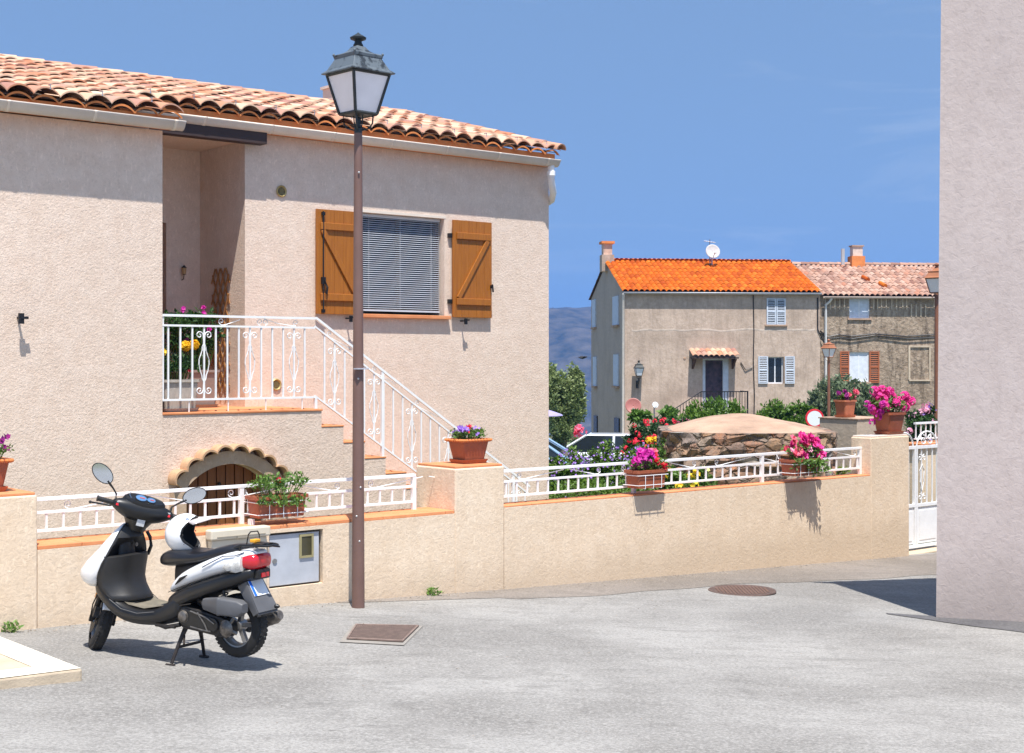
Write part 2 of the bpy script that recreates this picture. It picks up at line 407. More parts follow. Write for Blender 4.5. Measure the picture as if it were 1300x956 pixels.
# ------------------------------------------------------------------ tiles
def wave(u, hgt): return hgt*abs(math.sin(math.pi*u))**.75
def tile_roof(mb, u0, u1, t0, t1, z0, slope, pitch=.257, row=.33, hgt=.07, jit=.006, seg=8, lip=.016, rr=None, skew=0.0):
    """overlapping wavy clay tiles, eave at t0 rising to t1; every tile its own island"""
    rr = rr or random.Random(3)
    nc = max(1, round((u1-u0)/pitch)); p = (u1-u0)/nc; nr = math.ceil((t1-t0)/row-.15)
    L = math.sqrt(1+slope*slope)
    for r in range(nr):
        a = t0+r*row; b = min(a+row*1.18, t1+.05)
        for c_ in range(nc):
            ja = rr.uniform(-jit, jit)*2.2; jz = rr.uniform(-jit, jit); ju = rr.uniform(-jit, jit)
            vs = []; m = seg+1
            for k in range(m):
                u = k/seg; x = u0+(c_+u)*p+ju; w = wave(u, hgt)
                zl = z0+slope*(a-t0)+.030+jz+w; zu = z0+slope*(b-t0)+.004+jz+w*.92
                vs += [(x, a+ja, zl-lip), (x, a+ja, zl), (x, b, zu)]
            fs = []
            for k in range(seg):
                i = k*3; j = i+3
                fs += [(i, j, j+1, i+1), (i+1, j+1, j+2, i+2), (j, i, i+2, j+2)] if False else [(i, j, j+1, i+1), (i+1, j+1, j+2, i+2)]
            mb.add(vs, fs)
def under_wave(mb, u0, u1, t, z, pitch, hgt, depth=.05, dz=-.03):
    nc = max(1, round((u1-u0)/pitch)); p = (u1-u0)/nc
    for c_ in range(nc):
        for k in range(8):
            a, b = k/8, (k+1)/8
            za, zb = z+dz+wave(a, hgt*.9), z+dz+wave(b, hgt*.9)
            xa, xb = u0+(c_+a)*p, u0+(c_+b)*p
            mb.add([(xa,t,za-.022),(xb,t,zb-.022),(xb,t,zb),(xa,t,za),(xa,t+depth,za),(xb,t+depth,zb)], [(0,1,2,3),(3,2,5,4)])
def cap_row(mb, pts, r=.085, n=8, taper=.85, L=.36):
    """half-round ridge tiles along a line"""
    a, b = Vector(pts[0]), Vector(pts[1]); d = (b-a); N = max(1, round(d.length/L)); st = d/N; dn = d.normalized()
    side = dn.cross(V(0,0,1)).normalized(); up = side.cross(dn)
    for i in range(N):
        p = a+st*i; q = a+st*(i+1.12); vs = []
        for k in range(n+1):
            t = math.pi*k/n
            o1 = side*math.cos(t)+up*math.sin(t)
            vs += [p+o1*(r-.016), p+o1*r, q+o1*r*taper]
        mb.add(vs, [(k*3, k*3+3, k*3+4, k*3+1) for k in range(n)]+[(k*3+1, k*3+4, k*3+5, k*3+2) for k in range(n)])
def wall_open(mb, x0, x1, z0, z1, y, th, holes=(), back=True):
    """upright wall slab with rectangular holes (x0,x1,z0,z1), front at y, thickness th inwards"""
    xs = sorted({x0, x1, *[h[0] for h in holes], *[h[1] for h in holes]}); zs = sorted({z0, z1, *[h[2] for h in holes], *[h[3] for h in holes]})
    def inh(x, z): return any(h[0] < x < h[1] and h[2] < z < h[3] for h in holes)
    for a, b in zip(xs, xs[1:]):
        for c_, d in zip(zs, zs[1:]):
            if inh((a+b)/2, (c_+d)/2): continue
            mb.add([(a,y,c_),(b,y,c_),(b,y,d),(a,y,d)], [(0,1,2,3)])
            if back: mb.add([(a,y+th,c_),(b,y+th,c_),(b,y+th,d),(a,y+th,d)], [(3,2,1,0)])
    rects = [(x0, x1, z0, z1, 1)]+[(*h, 0) for h in holes]
    for a, b, c_, d, o in rects:
        mb.add([(a,y,c_),(b,y,c_),(b,y,d),(a,y,d),(a,y+th,c_),(b,y+th,c_),(b,y+th,d),(a,y+th,d)], [(0,4,5,1),(1,5,6,2),(2,6,7,3),(3,7,4,0)])

# ------------------------------------------------------------------ the pink house
F1, F2 = 3.44, 4.54
HL = (HF.o[0], HF.o[1], 0)
house = thing('plaster_house', 'pink roughcast house with wavy terracotta roof, oak shutters and an outside stair', 'house', HL, HF.a)
U0 = -7.5; UR = 6.13; TB = 5.62
mb = MB()
wall_open(mb, U0, -.06, -.5, 4.32, F1, .3)
mb.box(-.361, -.0605, F1+.302, TB+.2, -.5, 4.44)                               # left side wall of the porch recess
wall_open(mb, -.0595, 1.50, 1.40, 4.85, TB, .25, [(.25, 1.06, 1.465, 3.62)])    # back of the recess
mb.box(1.501, 1.80, F2+.302, TB+.25, 1.3, 4.75)
mb.box(U0, U0+.3, F1+.302, 11.2, -.5, 4.3)
wall_open(mb, 1.50, UR, -.5, 4.60, F2, .3, [(3.115, 4.36, 2.56, 3.795)])
zc = lambda t: 4.55+.28*(t-4.19)
RT, RZ = 7.95, 5.765
# gable wall on the right
mb.add([(UR,F2+.002,-.5),(UR,11.2,-.5),(UR,11.2,4.6),(UR,RT,5.68),(UR,F2+.002,4.72), (UR-.3,F2+.302,-.5),(UR-.3,11.2,-.5),(UR-.3,11.2,4.6),(UR-.3,RT,5.68),(UR-.3,F2+.302,4.72)],
       [(0,1,2,3,4),(9,8,7,6,5),(1,6,7,2),(2,7,8,3),(3,8,9,4)])
wall_open(mb, U0, UR-.301, -.5, 4.5, 11.0, .2)
mb.build('wall', HOUSE, house)
mb = MB(); mb.box(-.0595, 1.5, F2-.05, TB, 4.50, 4.56); mb.build('ceiling', HOUSE, house)
# landing and stairs
mb = MB()
AC, AR, AZ = .655, .664, .256
n = 24; jam = .48
holes_half = jam
top = AZ+math.sqrt(AR**2-jam**2)
wall_open(mb, -.0595, AC-jam, -.5, 1.438, F1, .25)
wall_open(mb, AC+jam, 1.83, -.5, 1.438, F1, .25)
prev = None
for i in range(n+1):
    x = AC-jam+2*jam*i/n; z = AZ+math.sqrt(max(0, AR**2-(x-AC)**2))
    if prev:
        px_, pz_ = prev
        mb.add([(px_,F1,pz_),(x,F1,z),(x,F1,1.438),(px_,F1,1.438),(px_,F1+.25,pz_),(x,F1+.25,z)], [(0,1,2,3),(0,4,5,1)])
    prev = (x, z)
ns = 9
for k in range(1, ns):
    z = 1.465-.187*k; a = 1.83+.285*(k-1)
    mb.box(a+(.001 if k > 1 else 0), a+.285, F1, F2-.001, -.5, z-.019)
mb.build('stair_wall', plaster('stair_roughcast', (.68,.53,.425), (.75,.605,.50), 40, .009, .2, streak=.3, st=(.5,.38,.30)), house)
mb = MB(); mb.box(-.058, 1.84, F1-.012, TB-.002, 1.44, 1.465); lt = mb.build('landing', COPE, house, bevel=.006)
for k in range(1, ns):
    z = 1.465-.187*k; a = 1.83+.285*(k-1)
    mb = MB(); mb.box(a-.0, a+.292, F1-.006, F2-.003, z-.018, z); mb.build('step', COPE, house, bevel=.005)
# cellar door with its tiled hood
mb = MB()
k = 9
for i in range(k):
    a, b = AC-jam+2*jam*i/k+.006, AC-jam+2*jam*(i+1)/k-.006
    za, zb = AZ+math.sqrt(AR**2-(a-AC)**2), AZ+math.sqrt(AR**2-(b-AC)**2)
    mb.prism([(a,-.3),(b,-.3),(b,zb),(a,za)], F1+.10, F1+.14)
d_ = mb.build('cellar_door', DOORW, house, bevel=.004)
mb = MB(); mb.sphere((AC-.03, F1+.085, .70), .02); mb.build('door_knob', BLACK, d_)
mb = MB(); n = 40; am = R(51)
ri = lambda i: AR; pts = []
for s_ in (-1,):
    ring1 = []
for i in range(n+1):
    t = -am+2*am*i/n
    sx, cz = math.sin(t), math.cos(t)
    ring1.append([(AC+AR*sx*1.0, F1+.02, AZ+AR*cz), (AC+AR*sx, F1-.10, AZ+AR*cz), (AC+(AR+.135)*sx, F1-.10, AZ+(AR+.135)*cz), (AC+(AR+.135)*sx, F1+.02, AZ+(AR+.135)*cz)])
mb.loft(ring1); mb.box(AC-.64, AC-.50, F1-.10, F1+.02, .3, .66); mb.box(AC+.50, AC+.64, F1-.10, F1+.02, .3, .66)
arch = mb.build('arch_surround', plaster('arch_render', (.46,.33,.23), (.52,.39,.28), 30, .006), house, smooth=True)
rr = random.Random(5)
for w in range(8):
    mb = MB(); m = 10; t0 = -am*1.04+2*am*1.04*w/8; dt = 2*am*1.04/8
    vs = []
    for k in range(m+1):
        t = t0+dt*k/m; r = AR+.132+.055*abs(math.sin(math.pi*k/m))**.8; r2 = r+.022
        sx, cz = math.sin(t), math.cos(t); jt = .01*math.sin(w*2.3)
        vs += [(AC+r*sx, F1-.17+jt, AZ+r*cz), (AC+r2*sx, F1-.17+jt, AZ+r2*cz), (AC+r2*sx, F1+.01, AZ+r2*cz), (AC+r*sx, F1+.01, AZ+r*cz)]
    mb.add(vs, [(k*4+q, k*4+4+q, k*4+4+(q+1) % 4, k*4+(q+1) % 4) for k in range(m) for q in range(4)]+[(0,1,2,3),(m*4,m*4+3,m*4+2,m*4+1)])
    mb.build('hood_tile', TILE_H if 'TILE_H' in globals() else M('hood_clay', (.50,.31,.18), .85, var=.2, vs=9, bs=50, bd=.003), arch, smooth=True)
# door inside the porch
mb = MB(); mb.box(.255, 1.055, TB+.16, TB+.20, 1.47, 3.615); mb.box(.36, .95, TB+.145, TB+.158, 1.6, 2.35); mb.box(.36, .95, TB+.145, TB+.158, 2.5, 3.45)
mb.build('door', DOORW, house, bevel=.004)
mb = MB(); mb.box(-.055, 1.66, F2-.22, F2-.06, 4.455, 4.60); mb.build('beam', DARKW, house)
# roof
mb = MB(); rr = random.Random(11)
tile_roof(mb, U0-.1, .05, 3.20, RT, 4.47, .27, rr=rr)
tile_roof(mb, .05, 6.13, 4.30, RT, 4.778, .268, rr=rr)
tile_roof_back = MB()
roof = mb.build('roof', TILE, house, smooth=True)
mb = MB()
def P(i, j): return (U0-.1 if i == 0 else 6.10, RT+(-.05 if j == 0 else 3.5), RZ-.02-(.0 if j == 0 else 1.0))
mb.grid(P, 2, 2); mb.build('rear_slope', TILE, roof)
mb = MB(); cap_row(mb, ((6.2, RT, RZ-.02), (U0-.2, RT, RZ-.02)), .11); mb.build('ridge_tiles', TILE, roof, smooth=True)
mb = MB(); cap_row(mb, ((6.10, 4.25, 4.80), (6.10, RT, 5.775)), .085); mb.build('verge_tiles', TILE, roof, smooth=True)
mb = MB(); under_wave(mb, U0-.1, .05, 3.225, 4.47, .257, .07); under_wave(mb, .05, 6.13, 4.325, 4.778, .257, .07)
mb.box(U0, .03, 3.26, 3.43, 4.33, 4.445); mb.box(-.1, UR-.05, 4.36, 4.53, 4.60, 4.755); mb.build('eave_tiles', ORANGE, roof)
mb = MB(); mb.add([(U0-.1,3.24,4.465),(.03,3.24,4.465),(.03,RT,5.70),(U0-.1,RT,5.70)], [(0,1,2,3)]); mb.add([(.03,4.34,4.77),(UR,4.34,4.77),(UR,RT,5.73),(.03,RT,5.73)], [(0,1,2,3)])
mb.build('eave_board', MORTAR, roof)
def gutter(u0, u1, t, z, name='gutter'):
    mb = MB(); n = 10; r = .075; rings = []
    prof = [(-math.cos(math.pi*k/n)*r, -math.sin(math.pi*k/n)*r*1.15) for k in range(n+1)]
    prof = [(-r-.012, .004), (-r-.012,-.008)]+prof[1:]
    us = [u0]
    while us[-1] < u1-.9: us.append(us[-1]+.84)
    us.append(u1)
    mb.grid(lambda i, j: ((u0, u1)[i], t+prof[j][0], z+prof[j][1]), 2, len(prof))
    o = mb.build(name, GUT, house, smooth=True, solid=.008)
    for u in us[1:-1]:
        b = MB(); b.grid(lambda i, j: (u+(-.02, .02)[i], t+prof[j][0]*1.05, z+prof[j][1]*1.05), 2, len(prof)); b.build('gutter_joint', GUT, o, smooth=True, solid=.006)
    for u in (u0, u1): b = MB(); b.add([(u, t+p[0], z+p[1]) for p in prof], [tuple(range(len(prof)))]); b.build('end_cap', GUT, o)
    return o
gutter(U0-.1, .06, 3.247, 4.393)
g2 = gutter(.02, 6.10, 4.347, 4.668)
mb = MB(); mb.tube([(6.0,4.347,4.62),(6.0,4.347,4.46),(6.04,4.38,4.36),(6.12,4.44,4.25),(6.20,4.56,4.17),(6.20,4.72,4.12)], .048, 12)
mb.tube([(6.0,4.347,4.52),(6.0,4.347,4.46)], .058, 12); mb.tube([(6.20,4.75,4.2),(6.20,4.75,-.2)], .042, 10)
mb.build('downpipe', WHITE, house, smooth=True)
# tile hooks
HOOK = M('galvanised_clip', (.5,.52,.55), .4, metal=.8)
for i in range(18):
    mb = MB(); u = 6.0-.257*2*i-.128
    t, z = (4.30, 4.778) if u > .05 else (3.20, 4.47)
    mb.tube([(u, t-.01, z+.08), (u, t-.012, z+.125), (u, t+.03, z+.125)], .008, 5); mb.build('tile_hook', HOOK, roof)
# chimney stub behind the ridge
mb = MB(); mb.box(5.22, 5.57, 8.4, 8.75, 5.2, 6.15); mb.box(5.19, 5.60, 8.37, 8.78, 6.151, 6.19); mb.build('chimney', HOUSE, house)
# window
w = MB(); w.box(3.116, 3.17, F2+.13, F2+.19, 2.60, 3.794); w.box(4.30, 4.359, F2+.13, F2+.19, 2.60, 3.794); w.box(3.17, 4.30, F2+.13, F2+.19, 3.74, 3.794); w.box(3.17, 4.30, F2+.13, F2+.19, 2.60, 2.66); w.box(3.71, 3.76, F2+.15, F2+.19, 2.66, 3.74)
win = w.build('window', DARKW, house, bevel=.004)
w = MB(); w.box(3.17, 4.30, F2+.165, F2+.175, 2.66, 3.74); w.build('pane', GLASSD, win)
w = MB(); w.box(3.13, 4.345, F2+.07, F2+.10, 3.755, 3.79)
for k in range(43):
    z = 3.745-.0262*k
    w.obox((3.74, F2+.085, z), (.60,0,0), (0,.0115,.006), (0,-.0004,.0008))
for u in (3.25, 3.72, 4.2): w.box(u-.002, u+.002, F2+.068, F2+.070, 2.63, 3.75)
w.box(3.14, 4.34, F2+.072, F2+.098, 2.60, 2.622)
w.build('blind', BLIND, win)
w = MB(); w.box(3.04, 4.42, F2-.07, F2+.12, 2.515, 2.56); w.build('window_sill', COPE, house, bevel=.006)
w = MB(); w.box(3.09, 4.385, F2-.004, F2+.05, 3.797, 3.83); w.build('window_lintel', GUT, house)
def shutter(u0, u1, flip):
    z0, z1 = 2.545, 3.785; y1 = F2-.035; y0 = y1-.03
    m = MB(); nn = 5
    for i in range(nn):
        a = u0+(u1-u0)*i/nn; b = u0+(u1-u0)*(i+1)/nn
        m.box(a+(.0012 if i else 0), b-.0012, y0, y1, z0, z1)
    s = m.build('shutter', SHUT, house, bevel=.002)
    b = MB()
    for zc_ in (z1-.20, z0+.20): b = MB(); b.box(u0+.045, u1-.03, y0-.025, y0-.001, zc_-.043, zc_+.043); b.build('batten', SHUT, s, bevel=.006)
    b = MB(); xa, xb = (u1-.075, u0+.075) if flip else (u0+.075, u1-.075)
    p, q = V(xa, y0-.0125, z1-.245), V(xb, y0-.0125, z0+.245); d = (q-p)/2; c_ = (p+q)/2; nr_ = V(-d.z, 0, d.x).normalized()*.032
    b.obox(c_, d, (0,.011,0), nr_); b.build('brace', SHUT, s, bevel=.005)
    return s, y0
sR, y0 = shutter(4.455, 5.085, True)
sL, y0 = shutter(2.42, 3.04, False)
b = MB(); b.tube([(2.50,y0-.02,2.56),(2.50,y0-.02,3.76)], .009, 8); b.box(2.475,2.525,y0-.035,y0-.002,2.90,2.98); b.tube([(2.51,y0-.03,2.94),(2.535,y0-.05,2.86),(2.53,y0-.04,2.78)], .014, 8)
for z in (2.58, 3.73): b.box(2.48,2.52,y0-.03,y0-.002,z-.02,z+.02)
b.build('bolt', BLACK, sL)
b = MB(); b.box(5.055,5.08,y0-.03,y0,2.93,2.97); b.tube([(5.07,y0-.03,2.98),(5.075,y0-.04,2.88)], .012, 6); b.build('catch', BLACK, sR)
b = MB()
for z in (2.745, 3.585): b = MB(); b.box(4.405, 4.47, F2-.045, F2-.001, z-.028, z+.028); b.build('hinge', BLACK, sR)
for u in (2.87, 4.62):
    b = MB(); b.tube([(u, F2, 2.50), (u, F2-.11, 2.50)], .01, 6); b.box(u-.02, u+.02, F2-.12, F2-.10, 2.455, 2.53); b.box(u-.01, u+.05, F2-.125, F2-.105, 2.50, 2.52); b.build('shutter_stop', BLACK, house)
b = MB(); b.tube([(-1.54, F1, 2.40), (-1.54, F1-.09, 2.40)], .012, 6); b.box(-1.57,-1.52, F1-.11, F1-.085, 2.34, 2.44); b.box(-1.55,-1.48, F1-.115, F1-.09, 2.385, 2.41); b.build('shutter_stop', BLACK, house)
BRASS = M('brass_vent', (.42,.32,.13), .45, metal=.4, var=.2); 
for (u, z) in ((1.975, 3.962), (1.905, 1.715)):
    b = MB(); b.lathe([(.045,0),(.066,0),(.07,-.012),(.06,-.02),(.048,-.012),(.045,0)], 20, (u, F2-.001, z), 'y'); v_ = b.build('wall_vent', BRASS, house, smooth=True)
    b = MB(); b.lathe([(0,-.004),(.046,-.004)], 20, (u, F2-.001, z), 'y'); b.build('vent_disc', M('vent_dark', (.10,.075,.04), .7), v_)
    b = MB()
    for k in range(-3, 4): b.box(u-.03+.0, u+.03, F2-.012, F2-.007, z+k*.011-.002, z+k*.011+.002)
    b.build('vent_slats', BRASS, v_)

# ------------------------------------------------------------------ railings
def spiral(c, r, turns, a0, sgn, x=(1,0,0), z=(0,0,1), n=14):
    c, x, z = Vector(c), Vector(x), Vector(z); out = []
    for i in range(n+1):
        q = i/n; a = a0+sgn*turns*2*math.pi*q; rr_ = r*(1-.78*q)
        out.append(c+x*rr_*math.cos(a)+z*rr_*math.sin(a))
    return out
def ornament(mb, u, y, zb, zt, r=.006):
    """scrolled centre bar of the railing"""
    for s_ in (-1, 1):
        for (zz, vs_) in ((zt-.085, 1), (zb+.085, -1)):
            pts = [(u+s_*.003, y, zz-vs_*.12)]+[(u+s_*(.004+.035*q*q), y, zz-vs_*(.12-.13*q)) for q in (.3,.6,.85)]
            cx = u+s_*.052; mb.tube(spiral((cx, y, zz), .042, 1.25, math.pi if s_ > 0 else 0, -s_*vs_), r, 5)
            mb.tube([(u+s_*.003, y, zz-vs_*.17), (u+s_*.006, y, zz-vs_*.06), (u+s_*.010, y, zz)], r, 5)
        zm = (zb+zt)/2; h_ = (zt-zb)*.27
        mb.tube([(u+s_*.004, y, zm+h_), (u+s_*.020, y, zm+h_*.8), (u+s_*.022, y, zm+h_*.62), (u+s_*.036, y, zm+h_*.45), (u+s_*.056, y, zm+h_*.15), (u+s_*.058, y, zm-h_*.1), (u+s_*.042, y, zm-h_*.45), (u+s_*.026, y, zm-h_*.65), (u+s_*.022, y, zm-h_*.82), (u+s_*.004, y, zm-h_)], r, 5)
RY = F1+.03
mb = MB()
L0, L1, zT, z2, zB = -.058, 1.76, 2.455, 2.352, 1.592
mb.box(L0, L1+.02, RY-.02, RY+.02, zT-.012, zT+.012); mb.box(L0, L1, RY-.015, RY+.015, z2-.010, z2+.010); mb.box(L0, L1, RY-.015, RY+.015, zB-.010, zB+.010)
i = 0; u = L0+.075
while u < L1-.02:
    mb.box(u-.008, u+.008, RY-.008, RY+.008, zB+.0105, z2-.0105)
    if i in (3, 7, 11): ornament(mb, u, RY, zB+.01, z2-.01)
    i += 1; u += .1345
for uc, sg in ((.62, 1), (1.08, 1), (1.14, -1), (1.52, 1)):
    mb.tube(spiral((uc, RY, (zT+z2)/2+.002), .036, 1.2, -math.pi/2, -sg), .005, 5)
mb.tube([(.62, RY, z2+.012), (.66, RY, z2+.014), (.84, RY, zT-.03)], .005, 5); mb.tube([(1.12, RY, zT-.013), (1.3, RY, z2+.04), (1.52, RY, z2+.012)], .004, 5)
sl = (1.20-2.455)/(4.30-1.78)*1.14
sl = -.655
def zz(u, z): return z+sl*(u-1.78)
def slant(u0, u1, z, h_, w_):
    mb.add([(a, y, zz(a, z)+k) for a in (u0, u1) for y in (RY-w_, RY+w_) for k in (-h_, h_)], [(0,1,3,2),(4,6,7,5),(0,4,5,1),(2,3,7,6),(0,2,6,4),(1,5,7,3)])
E_ = 4.86
slant(1.78, E_, zT, .015, .02); slant(1.76, E_, z2, .011, .015); slant(1.76, E_, zB, .011, .015)
u = 1.885; i = 0
while u < E_-.05:
    mb.box(u-.008, u+.008, RY-.008, RY+.008, zz(u, zB)+.012, zz(u, z2)-.012)
    if i % 4 == 1: ornament(mb, u, RY, zz(u, zB)+.02, zz(u, z2)-.02)
    i += 1; u += .132
for u, z0_ in ((2.66, None), (4.60, None)):
    mb.box(u-.016, u+.016, RY-.016, RY+.016, zz(u, zB)-.35, zz(u, zT)-.01)
mb.box(1.755, 1.785, RY-.016, RY+.016, 1.467, zB); mb.box(-.055, -.035, RY-.012, RY+.012, zB, zT)
for k in range(4): mb.tube([(.25+k*.45, RY, zB), (.25+k*.45, RY, 1.465)], .007, 5)
for uc in (1.95, 2.55, 3.15, 3.75): mb.tube(spiral((uc, RY, zz(uc, (zT+z2)/2)), .034, 1.2, -math.pi/2, -1), .005, 5); mb.tube([(uc, RY, zz(uc, z2)+.012), (uc+.3, RY, zz(uc+.3, zT)-.03)], .004, 5)
mb.build('stair_railing', WHITE, house, smooth=True)

# ------------------------------------------------------------------ garden wall
gw = thing('garden_wall', 'cream rendered garden wall with terracotta coping, square pillars and white railing', 'wall', HL, HF.a)
zc_ = .655
def gl(s_): return lerp_tab(GT, s_)
mb = MB()
holes = [(-.838, -.338, .185, .625)]
wall_open(mb, -2.708, 1.02, -.35, zc_, 0, .48, holes)
wall_open(mb, 1.58, 7.05, -.6, .669, 0, .26)
mb.build('wall', WALLM, gw)
for a, b, zt in ((-4.2, -2.709, 1.045), (1.021, 1.579, 1.045), (7.051, 7.80, 1.105)):
    D_ = .577 if b < 7.5 else .28; mb = MB(); mb.box(a, b, -.003, D_, -.7, zt); p = mb.build('pillar', WALLM, gw, bevel=.012)
    mb = MB(); mb.box(a+.012 if a < 7.05 else a+.02, b-.012, .012, D_-.012, zt+.001, zt+.02); mb.build('pillar_cap', COPE if b < 7.5 else GUT, p, bevel=.004)
def coping(a, b, th=.028, zc_=.655, two=True):
    mb = MB(); u = a
    while u < b-.02:
        e = min(u+.33, b); mb.box(u+.002, e-.002, .006, .245, zc_+.001, zc_+th); two and mb.box(u+.002, e-.002, .249, .39, zc_+.001, zc_+th); u = e
    mb.build('coping', COPE, gw, bevel=.004)
    pass
coping(-2.706, 1.019); coping(1.581, 7.049, .014, .669, False)
def wall_rail(a, b, posts, name='railing', y=.30, zt=.985, z0=.683):
    mb = MB(); z2_ = zt-.098; zb = zt-.232
    mb.box(a, b, y-.02, y+.02, zt-.012, zt+.012); mb.box(a, b, y-.012, y+.012, z2_-.010, z2_+.010); mb.box(a, b, y-.012, y+.012, zb-.010, zb+.010)
    u = a+.135
    while u < b-.05: mb.box(u-.008, u+.008, y-.007, y+.007, zb+.0105, z2_-.0105); u += .1285
    u = a+.30; k = 0
    while u < b-.35:
        mb.tube(spiral((u, y, (zt+z2_)/2), .032, 1.3, -math.pi/2, -1), .0045, 5); mb.tube([(u, y, z2_+.011), (u+.05, y, z2_+.012), (u+.55, y, zt-.02)], .0045, 5)
        mb.tube([(u+.62, y, zt-.02), (u+.95, y, z2_+.012), (u+1.0, y, z2_+.012)], .0045, 5); mb.tube(spiral((u+1.0, y, (zt+z2_)/2), .032, 1.3, -math.pi/2, 1), .0045, 5)
        u += 1.35
    for p in posts: mb.box(p-.018, p+.018, y-.018, y+.018, z0, zt-.0125)
    return mb.build(name, WHITE, gw, smooth=True)
wall_rail(-2.66, .80, (-2.65, -.92, .79)); wall_rail(1.58, 7.05, (3.36, 5.30, 7.03), y=.14)
# ------------------------------------------------------------------ lilac building at the right edge
D2 = Vector((1, -.15, 0)).normalized(); S2 = Vector((.91, .41, 0)).normalized(); B0 = Vector((3.545, 11.9, 0))
lb = thing('lilac_building', 'tall plain lilac rendered building corner filling the right edge', 'building')
def Q(a, b, z, lean=0): p = B0+D2*a+S2*b; return (p.x+lean, p.y, z)
LH = 5.06; GS = .10; W = 9.0; DD = 8.0
mb = MB(); nz = 8
fl = [Q(0,0,-.6), Q(W,0,-.6), Q(W,DD,-.6), Q(0,DD,-.6)]
up_ = [Q(0,0,LH,.045), Q(W,0,LH+.9), Q(W,DD,LH+.9), Q(0,DD,LH,.045)]
mb.add(fl+up_, [(0,1,5,4),(1,2,6,5),(2,3,7,6),(3,0,4,7)])
mb.build('wall', LILAC, lb)
mb = MB(); rr = random.Random(21); pitch = .23
# wavy eave tiles run along the slanting side wall and climb towards the street front
for r in range(27):
    for c_ in range(34):
        a0 = -.16+r*.33; a1 = a0+.39; b0 = -.02+c_*pitch; vs = []
        for k in range(7):
            b = b0+pitch*k/6; w = wave(k/6, .06)
            for aa, dz in ((a0, .05), (a1, .015)): vs.append(Q(aa, b, LH+.02+GS*aa+w+dz))
        mb.add(vs, [(k*2, k*2+2, k*2+3, k*2+1) for k in range(6)])
mb.build('roof', TILE_P, lb, smooth=True)

# ------------------------------------------------------------------ lanterns and lamp posts
def lantern(root, z, metal, glass, s=1.0, base=(0,0), topmetal=None):
    """four sided tapered lantern; z = bottom of its cradle"""
    topmetal = topmetal or metal
    bx, by = base
    K = .875
    def sq(w, zz):
        w = w*K; return [(bx-w*s/2, by-w*s/2, z+zz*s), (bx+w*s/2, by-w*s/2, z+zz*s), (bx+w*s/2, by+w*s/2, z+zz*s), (bx-w*s/2, by+w*s/2, z+zz*s)]
    mb = MB()
    bt, tp, zb, zt = .25, .415, .115, .435
    for a, b in ((0,1),(1,2),(2,3),(3,0)):
        for zz, w, r in ((zb, bt, .013), (zt, tp, .013)):
            P_ = sq(w, zz); mb.tube([P_[a], P_[b]], r*s, 4)
    for k in range(4): mb.tube([sq(bt, zb)[k], sq(tp, zt)[k]], .013*s, 4)
    for k in range(4):
        c = Vector(sq(bt*.8, zb)[k]); e = Vector((bx, by, z)); h_ = (c-e); h_.z = 0
        mb.tube([e+V(0,0,-.02*s)+h_*.15, e+h_*.75+V(0,0,.0*s), e+h_*.95+V(0,0,.04*s), c], .007*s, 6)
        mb.tube([e+h_*.2, e+h_*.28+V(0,0,.06*s), e+h_*.3+V(0,0,.11*s)], .006*s, 5)
    mb.loft([sq(.09, .10), sq(.24, .112)])
    fr = mb.build('lantern_frame', metal, root, smooth=True)
    mb = MB()
    A, B = sq(bt-.008, zb+.012), sq(tp-.010, zt-.008)
    for a, b in ((0,1),(1,2),(2,3),(3,0)): mb.add([A[a], A[b], B[b], B[a]], [(0,1,2,3)])
    mb.build('lantern_glass', glass, fr)
    mb = MB()
    mb.loft([sq(.40, .438), sq(.495, .440), sq(.495, .450), sq(.42, .475), sq(.315, .565), sq(.325, .568), sq(.335, .592), sq(.31, .600), sq(.22, .612), sq(.15, .632), sq(.10, .665), sq(.07, .672)])
    for k in range(4):
        c = Vector(sq(.325, .60)[k]); mb.sphere(c, .012*s, n=8, m=5)
    cp = mb.build('lantern_roof', topmetal, root, bevel=.003)
    mb = MB(); mb.lathe([(0,.665),(.042,.668),(.048,.68),(.035,.70),(.034,.715),(.072,.728),(.078,.742),(.05,.758),(.028,.768),(.012,.778),(0,.788)], 16, (0,0,0))
    mb.v = [(bx+x*s*K, by+y*s*K, z+q*s) for x, y, q in mb.v]
    mb.build('finial', metal, cp, smooth=True)
def lamp_post(name, label, X, Y, zg, H, r0, r1, pole, metal, top, rz=R(43), group='street lamps', s=.98):
    t = thing(name, label, 'street lamp', (X, Y, zg), rz, group)
    mb = MB(); mb.tube([(0,0,-.1), (0,0,H*.5), (0,0,H-.02)], [r0, (r0+r1)/2, r1], 16); p = mb.build('pole', pole, t, smooth=True)
    mb = MB(); mb.tube([(0,0,H-.02),(0,0,H+.02),(0,0,H+.03),(0,0,H+.10)], [r1*.98, r1*.98, r1*.6, r1*.5], 12); mb.build('collar', metal, t, smooth=True)
    lantern(t, H+.02, metal, FROST, s, topmetal=top)
    return t, p
LMET = M('black_green_iron', (.018,.024,.026), .5, var=.3)
m, nt, b = nodes('weathered_lantern_roof')
n = tex(nt, 'Noise', 9, 5, .7, coords(nt)); o_ = mixc(nt, ramp(nt, n.outputs[0], .52, .60), (.11,.13,.145), (.025,.03,.035)); nt.links.new(o_, b.inputs['Base Color']); b.inputs['Roughness'].default_value = .45
LTOP = m
COPPER = M('copper_paint', (.36,.14,.065), .45, var=.15)
lp, pole = lamp_post('street_lamp', 'tall near street lamp with black lantern on a brown pole beside the scooter', -1.235, 11.42, .0, 3.84, .053, .033, POLE, LMET, LTOP)
BOLT = M('steel_bolt', (.55,.55,.55), .4, metal=.7)
